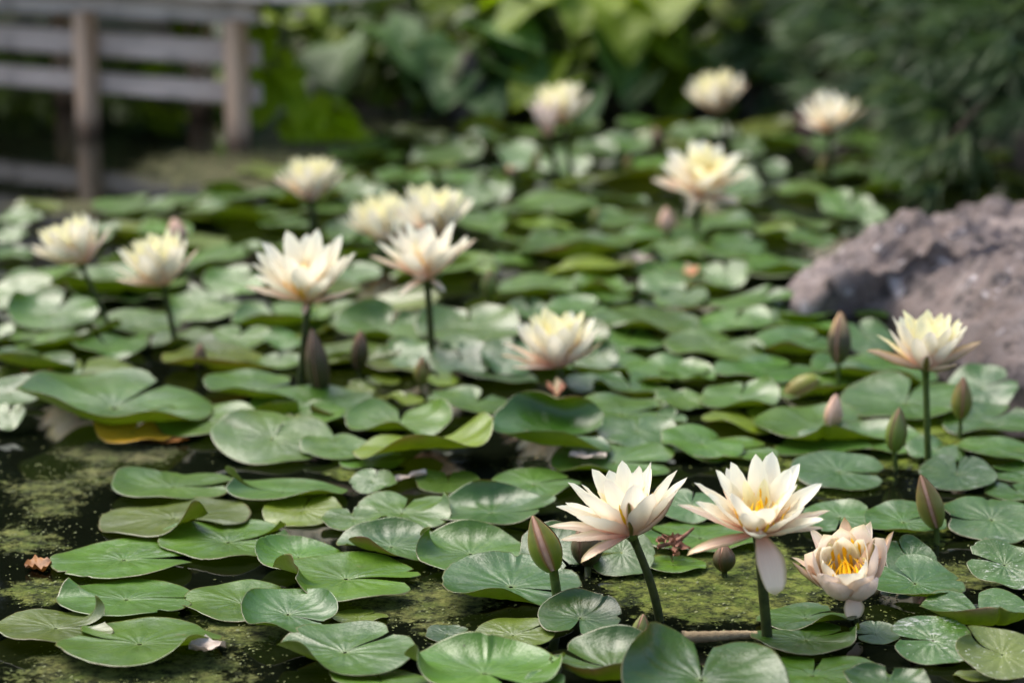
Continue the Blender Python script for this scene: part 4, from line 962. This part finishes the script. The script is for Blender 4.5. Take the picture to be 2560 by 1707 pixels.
outline = [(p.x, p.y) for p in g] + [(1.10, 2.9), (1.35, 3.1), (1.45, 3.6), (1.30, 4.0), (.95, 4.02), (.62, 3.86), (.46, 3.66)]
rock("big pinkish grey boulder sloping into the pond among the pads", outline, .092, .22, M_ROCK, lean=(.0, .05), bumps=1.5, seed=3)
rock("dark red-brown rock ledge behind the big boulder, under the pine", [(.86, 4.22), (1.0, 4.12), (1.4, 4.05), (1.7, 4.2), (1.6, 4.5), (1.2, 4.5), (.95, 4.4)], .04, .2, M_ROCK2, seed=9)
rock("small grey stone among the leafy plants on the far bank", [(-.15, 5.66), (-.09, 5.64), (-.05, 5.68), (-.06, 5.76), (-.13, 5.76)], .15, .04, M_ROCK, base=-.02, bumps=.5, seed=14)
rock("low brown stone on the shore behind the far pads", [(.62, 5.42), (.86, 5.36), (1.02, 5.5), (.9, 5.68), (.68, 5.62)], .09, .1, M_ROCK2, base=-.05, bumps=.6, seed=21)

# ------------------------------------------------------------------ wooden footbridge
def wood(name, c1, c2, sc=(6, 60, 60)):
    t = NT(name); mp = t.n("Mapping"); mp.inputs["Scale"].default_value = sc; t.l(t.obj(), mp.inputs[0])
    g_ = t.ramp(t.noise(1.0, 6, .65, mp.outputs[0]), .32, .68); c = t.mix(g_, c1, c2)
    c = t.mix(t.math('MULTIPLY', t.ramp(t.noise(9, 4, .6, t.obj()), .5, .7), .5), c, (.10, .095, .085))
    z_ = t.n("SeparateXYZ"); t.l(t.pos(), z_.inputs[0]); wet = t.ramp(t.math('ADD', z_.outputs[2], t.math('MULTIPLY', t.noise(30, 3, .5, t.obj()), .02)), .05, .022)
    c = t.mix(t.math('MULTIPLY', wet, .8), c, t.mix(1.0, c, (.16, .13, .11), 'MULTIPLY'))
    t.l(c, t.b.inputs["Base Color"]); t.b.inputs["Roughness"].default_value = .8; t.b.inputs["Specular IOR Level"].default_value = .25
    t.l(t.bump(g_, .003), t.b.inputs["Normal"])
    return t.m
M_W1 = wood("weathered_plank", (.56, .47, .41), (.72, .63, .56)); M_W2 = wood("post_wood", (.48, .29, .17), (.66, .47, .33), (60, 60, 6)); M_W3 = wood("beam_wood", (.50, .38, .30), (.66, .53, .44))
pA, pB = at(*DD(203, 306)), at(*DD(547, 338))
dirb = (pB - pA); dirb.z = 0; sp_b = dirb.length; dirb.normalize(); yaw = math.atan2(dirb.y, dirb.x); nb = Vector((-dirb.y, dirb.x, 0))
br = empty("footbridge", pA); br.rotation_euler = (0, 0, yaw)
tag(br, "low weathered grey wooden footbridge standing on posts in the pond", "bridge")
def bx(name, c, s, mat, parent=None, rot=None):
    bm_ = bmesh.new(); V, f = box((0, 0, 0), s, rot); vs = [bm_.verts.new(p) for p in V]
    for q_ in f: bm_.faces.new([vs[i] for i in q_])
    bmesh.ops.recalc_face_normals(bm_, faces=bm_.faces)
    bmesh.ops.bevel(bm_, geom=bm_.edges[:], offset=min(.004, min(s) * .12), segments=2, affect='EDGES')
    me = bpy.data.meshes.new(name); bm_.to_mesh(me); bm_.free(); me.materials.append(mat)
    return link(name, me, parent, Matrix.Translation(c))
x0, x1 = -2.2, sp_b + .03
for i in range(-4, 2):
    xx0 = sp_b * i
    if xx0 > sp_b + .01: continue
    bx("post", (xx0, 0, .04), (.040, .042, .46), M_W2, br)
    if i < 1: bx("post", (xx0, .40, .04), (.048, .05, .46), M_W2, br)
for z_, s_, y_ in ((.288, .056, -.040), (.196, .052, -.038), (.110, .044, -.038)):
    bx("beam", ((x0 + x1) / 2, -y_ + .0, z_), (x1 - x0, .030, s_), M_W3 if z_ < .28 else M_W1, br)
npl = int((x1 - x0) / .125) + 2
for i in range(npl):
    bx("deck_plank", (x0 + .0625 + i * .125, .21, .331 + rnd.uniform(-.002, .002)), (.118, .52, .026), M_W1, br)

# ------------------------------------------------------------------ plants
def leaf_mat(name, c1, c2, trans=.3, rough=.45):
    t = NT(name); oi = t.n("ObjectInfo"); v = t.obj()
    c = t.mix(t.ramp(t.noise(9, 4, .6, v), .35, .65), c1, c2)
    c = t.mix(t.math('MULTIPLY', oi.outputs["Random"], .5), c, t.mix(1.0, c, (1.35, 1.15, .6), 'MULTIPLY'))
    t.l(c, t.b.inputs["Base Color"]); t.b.inputs["Roughness"].default_value = rough; t.b.inputs["Specular IOR Level"].default_value = .4
    t.l(t.bump(t.noise(40, 4, .6, v), .002), t.b.inputs["Normal"])
    tr = t.n("BsdfTranslucent"); t.l(t.mix(1.0, c, (1.5, 1.6, .6), 'MULTIPLY'), tr.inputs[0])
    mx = t.n("MixShader"); mx.inputs[0].default_value = trans
    t.l(t.b.outputs[0], mx.inputs[1]); t.l(tr.outputs[0], mx.inputs[2]); t.l(mx.outputs[0], t.out.inputs[0])
    return t.m
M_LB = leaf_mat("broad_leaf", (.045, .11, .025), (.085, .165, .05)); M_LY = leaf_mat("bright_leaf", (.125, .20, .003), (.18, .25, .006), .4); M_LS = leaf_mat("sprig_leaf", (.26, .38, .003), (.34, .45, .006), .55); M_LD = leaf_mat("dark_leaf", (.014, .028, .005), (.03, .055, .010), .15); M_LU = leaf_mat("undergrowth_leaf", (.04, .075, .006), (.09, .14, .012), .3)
def heart_leaf(L, seed, mat):
    q = random.Random(seed); n, m = 12, 9; V, uv = [], []
    for i in range(n):
        t_ = i / (n - 1)
        w = .50 * L * (math.sin(math.pi * (t_ * .88 + .12) ** .72)) ** .8 + .002
        for j in range(m):
            u = -1 + 2 * j / (m - 1)
            x_ = L * (t_ - .22 * abs(u) ** 1.6 * (1 - t_) ** 2)
            z_ = .16 * L * abs(u) * w / (.5 * L) - .34 * L * t_ ** 2 + .03 * L * math.sin(t_ * 9 + u * 3 + seed)
            V.append((x_, u * w, z_)); uv.append((j / (m - 1), t_))
    return mesh("leaf", V, grid_faces(n, m), mat, uv)
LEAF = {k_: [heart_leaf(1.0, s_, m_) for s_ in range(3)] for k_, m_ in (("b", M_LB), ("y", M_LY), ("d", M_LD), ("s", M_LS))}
M_STALK = simple_mat("leaf_stalk", (.05, .08, .015), (.09, .12, .03), 40, .6, 0, .3)
def put_leaf(root, p, L, az, pitch, roll, kinds, q):
    me = LEAF[q.choice(kinds)][q.randrange(3)]
    return link("leaf", me, root, Matrix.Translation(p) @ Matrix.Rotation(az, 4, 'Z') @ Matrix.Rotation(pitch, 4, 'Y') @ Matrix.Rotation(roll, 4, 'X') @ Matrix.Scale(L, 4))
def plant(label, x, y, h, n, kinds, seed, spread=.2, Lr=(.12, .19), stretch=1.0):
    q = random.Random(seed); z0 = max(-.02, ground_h(x, y) - .01)
    root = empty("leafy_plant", (x, y, z0)); tag(root, label, "plant", "broad-leaved plants on the far bank")
    for i in range(n):
        az = q.uniform(0, 2 * math.pi) if q.random() < .4 else q.uniform(math.pi * 1.05, math.pi * 1.95)
        hh = h * (.12 + .88 * (i + .5) / n) * q.uniform(.85, 1.1); rr = spread * q.uniform(.4, 1.1) * (1.1 - .4 * hh / h)
        p = Vector((math.cos(az) * rr * stretch, math.sin(az) * rr, hh))
        v, f = tube([Vector((p.x * .1, p.y * .1, 0)), Vector((p.x * .35, p.y * .35, hh * .6)), p], [.004, .0035, .0025], 6)
        st = link("stalk", mesh("stalk", v, f, M_STALK), root)
        put_leaf(root, p, q.uniform(*Lr), az + q.uniform(-.5, .5), q.uniform(-.1, .7), q.uniform(-.4, .4), kinds, q)
spots = [  # x, y, height, leaves, kinds, spread, look
 (-.62, 5.86, .40, 12, "yyb", .16, "tall bright leafy plant next to the sprig by the bridge"),
 (-.38, 5.78, .20, 12, "bbb", .17, "low bluish leafy clump beside the bridge end"),
 (-.40, 6.15, .50, 16, "ydd", .22, "tall dark and yellow leafed plant behind the low bluish clump"),
 (-.10, 5.82, .18, 14, "bbd", .18, "low bluish leafy clump hanging over the far pads"),
 (-.08, 6.30, .50, 18, "yyd", .24, "tall yellow-green plant behind the small grey stone"),
 (.18, 5.84, .30, 16, "yyb", .20, "yellow-green leafy plant behind the high peach lily"),
 (.20, 6.40, .52, 16, "ybd", .22, "tall mixed leafy plant up the bank from the high peach lily"),
 (.42, 5.92, .34, 16, "byb", .20, "round-leaved bluish plant between the two high lilies"),
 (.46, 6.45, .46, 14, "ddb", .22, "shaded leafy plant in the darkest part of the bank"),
 (.66, 6.00, .22, 14, "yyd", .20, "low yellow leafed plant behind the tilted far lily"),
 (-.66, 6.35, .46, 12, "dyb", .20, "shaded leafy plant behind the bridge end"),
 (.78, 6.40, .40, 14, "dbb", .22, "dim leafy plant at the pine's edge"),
]
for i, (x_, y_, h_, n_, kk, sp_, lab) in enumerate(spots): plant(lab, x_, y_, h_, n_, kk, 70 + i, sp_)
# the sprig reaching down to the water beside the bridge
q = random.Random(5)
b0 = atY(*DD(585, 30), 5.5); pl = [b0, atY(*DD(625, 130), 5.46), atY(*DD(680, 210), 5.42), atY(*DD(735, 260), 5.38), atY(*DD(800, 300), 5.34)]
gb = Vector((-.50, 5.75, 0.03)); root = empty("leafy_sprig", gb); tag(root, "bright green leafy sprig drooping to the water beside the bridge", "plant")
arch = [Vector((0, 0, 0)), Vector((-.05, -.10, .25)), b0 - gb] + [p - gb for p in pl[1:]]
v, f = tube(arch, [.006, .006, .005, .005, .004, .004, .003], 8); link("stalk", mesh("stalk", v, f, M_STALK), root)
for i, (px_, py_, L_, az_, pi_) in enumerate([(580, 20, 80, 4.4, .9), (600, 70, 80, 5.0, .8), (570, 130, 95, 4.0, .8), (615, 165, 100, 4.9, .9), (660, 200, 80, 5.4, .7), (700, 235, 110, 5.0, .6), (730, 275, 120, 5.6, .4), (790, 290, 110, 5.9, .3), (760, 240, 80, .4, .2), (640, 120, 60, 5.6, .6), (570, 60, 90, 4.7, .5), (590, 190, 100, 4.6, .4), (650, 160, 90, 5.2, .3), (690, 270, 100, 4.5, .4), (760, 300, 120, 5.2, .2), (620, 220, 90, 4.4, .5)]):
    p = atY(*DD(px_, py_), 5.30); k = ppm(p) / K
    put_leaf(root, p - gb, L_ / k, az_, pi_, q.uniform(-.4, .4), "s", q)

def leaf_cloud(name, label, cat, pts, L, mat, kind, seed, parent=None):
    q = random.Random(seed); V, f = [], []
    for p in pts:
        l_ = L * q.uniform(.6, 1.3); a = Vector((q.uniform(-1, 1), q.uniform(-1, 1), q.uniform(-.7, .3))).normalized()
        b = a.cross(Vector((q.uniform(-1, 1), q.uniform(-1, 1), 1))).normalized(); c_ = a.cross(b) * .12 * l_
        o = len(V); P = Vector(p)
        V += [P, P + a * l_ * .5 + b * l_ * .27 + c_, P + a * l_, P + a * l_ * .5 - b * l_ * .27 + c_]
        f += [(o, o + 1, o + 2), (o, o + 2, o + 3)]
    o = link(name, mesh(name, V, f, mat, smooth=False), parent)
    return tag(o, label, cat, None, kind)
q = random.Random(31)
pts = []
for i in range(15000):
    x_, y_ = q.uniform(-2.6, 2.2), 5.55 + 3.2 * q.random() ** 1.3
    if y_ < shore_back(x_) + .04 or ground_h(x_, y_) < .0: continue
    pts.append((x_, y_, ground_h(x_, y_) + q.uniform(0, .26 + .2 * noise.noise((x_ * 2, y_ * 2, 4)))))
leaf_cloud("undergrowth", "dim low undergrowth covering the far bank", "undergrowth", pts, .075, M_LU, "stuff", 4)
pts = []
for i in range(26000):
    x_ = q.uniform(-9, 8); top = 3.6 + 1.0 * noise.noise((x_ * .7, 2, 0)) + .5 * noise.noise((x_ * 2.3, 5, 0)); 
    z_ = (1 - q.random() ** 1.3) * top; y_ = 9.6 + 1.5 * q.random() + .6 * noise.noise((x_, z_, 1))
    pts.append((x_, y_, .1 + z_))
for i in range(9000): pts.append((q.uniform(-8, 7), 9.5 + 1.6 * q.random(), 1.1 * q.random()))
leaf_cloud("dark_woods", "dark wood beyond the pond", "wood", pts, .36, M_LD, "stuff", 6)

# ------------------------------------------------------------------ pine leaning over the boulder
M_BARK = simple_mat("pine_bark", (.045, .03, .025), (.11, .075, .06), 40, .9, .004, .2)
M_NEED = leaf_mat("pine_needle", (.018, .048, .014), (.11, .17, .08), .15, .5)
TB = Vector((1.62, 5.25, .05))
pine = empty("pine_tree", TB); tag(pine, "dark green pine whose needled branches hang over the boulder", "tree")
trunk_pts = [Vector((0, 0, -.1)), Vector((-.05, -.05, .25)), Vector((-.02, -.12, .55)), Vector((.08, -.15, 1.0)), Vector((.02, -.1, 1.5))]
v, f = tube(trunk_pts, [.09, .075, .06, .05, .03], 12); link("trunk", mesh("trunk", v, f, M_BARK), pine)
def needles(axis_pts, n_tuft, nl, ln, q):
    V, f = [], []
    for k_ in range(n_tuft):
        t_ = .12 + .88 * (k_ + q.random()) / n_tuft * (len(axis_pts) - 1.001) / (len(axis_pts) - 1); t_ = min(.999, t_) * (len(axis_pts) - 1)
        i = int(t_); a = axis_pts[i]; b = axis_pts[i + 1]; P0 = a.lerp(b, t_ - i); d = (b - a).normalized()
        off = Vector((q.gauss(0, 1), q.gauss(0, 1), q.gauss(0, .8))) * .055; P0 = P0 + off
        d = (d + off * 7 + Vector((q.uniform(-.5, .5), q.uniform(-.5, .5), q.uniform(-.2, .6)))).normalized()
        s1 = d.orthogonal().normalized(); s2 = d.cross(s1)
        for _ in range(nl):
            an, op = q.uniform(0, 6.283), q.uniform(.15, .75)
            nd = (d + (s1 * math.cos(an) + s2 * math.sin(an)) * op).normalized(); l_ = ln * q.uniform(.7, 1.15); w_ = .0021
            sd_ = nd.cross(Vector((q.uniform(-1, 1), q.uniform(-1, 1), q.uniform(-1, 1)))).normalized() * w_
            P = P0 + d * q.uniform(-.025, .025); o = len(V)
            V += [P - sd_, P + sd_, P + nd * l_ * .6 + sd_ * .8 - Vector((0, 0, .004)), P + nd * l_ * .6 - sd_ * .8 - Vector((0, 0, .004)), P + nd * l_ - Vector((0, 0, .010))]
            f += [(o, o + 1, o + 2, o + 3), (o + 3, o + 2, o + 4)]
    return V, f
BR = [  # end point display px and distance Y, droop, tufts
 (1560, 20, 5.85, 30), (1640, 80, 5.8, 30), (1770, 110, 5.75, 30), (1700, -20, 5.8, 34), (1850, 40, 5.6, 36), (1900, 140, 5.45, 30), (2000, 220, 5.0, 28), (2070, 300, 4.6, 28), (2090, 420, 4.4, 24), (2150, 300, 4.5, 20),
 (2000, 80, 4.9, 36), (2120, 180, 4.7, 36), (2230, 190, 4.6, 36), (2330, 190, 4.5, 30), (2200, 60, 4.8, 36), (2330, 160, 4.6, 36), (2420, 150, 4.5, 34), (2400, 40, 4.7, 34), (2260, -30, 4.9, 34), (2040, -20, 5.0, 34), (1880, -30, 5.2, 32), (2160, 250, 4.6, 26), (2300, 90, 4.7, 36), (2090, 110, 4.75, 34)]
for i, (px_, py_, Y_, nt_) in enumerate(BR):
    e = atY(*DD(px_, py_), Y_) - TB
    s_ = trunk_pts[1].lerp(trunk_pts[3], q.uniform(.1, .7)) + Vector((0, 0, .0)); mid = s_.lerp(e, .5) + Vector((q.uniform(-.04, .04), q.uniform(-.05, .05), .07))
    ax_ = [s_, s_.lerp(mid, .55) + Vector((0, 0, .02)), mid, mid.lerp(e, .5) + Vector((0, 0, .012)), e]
    v, f = tube(ax_, [.013, .011, .009, .006, .003], 7); b_ = link("branch", mesh("branch", v, f, M_BARK), pine)
    V, f = needles(ax_[1:], int(nt_ * 1.6), 36, .095, q)
    o = link("needles", mesh("needles", V, f, M_NEED, smooth=False), b_); o["kind"] = "stuff"
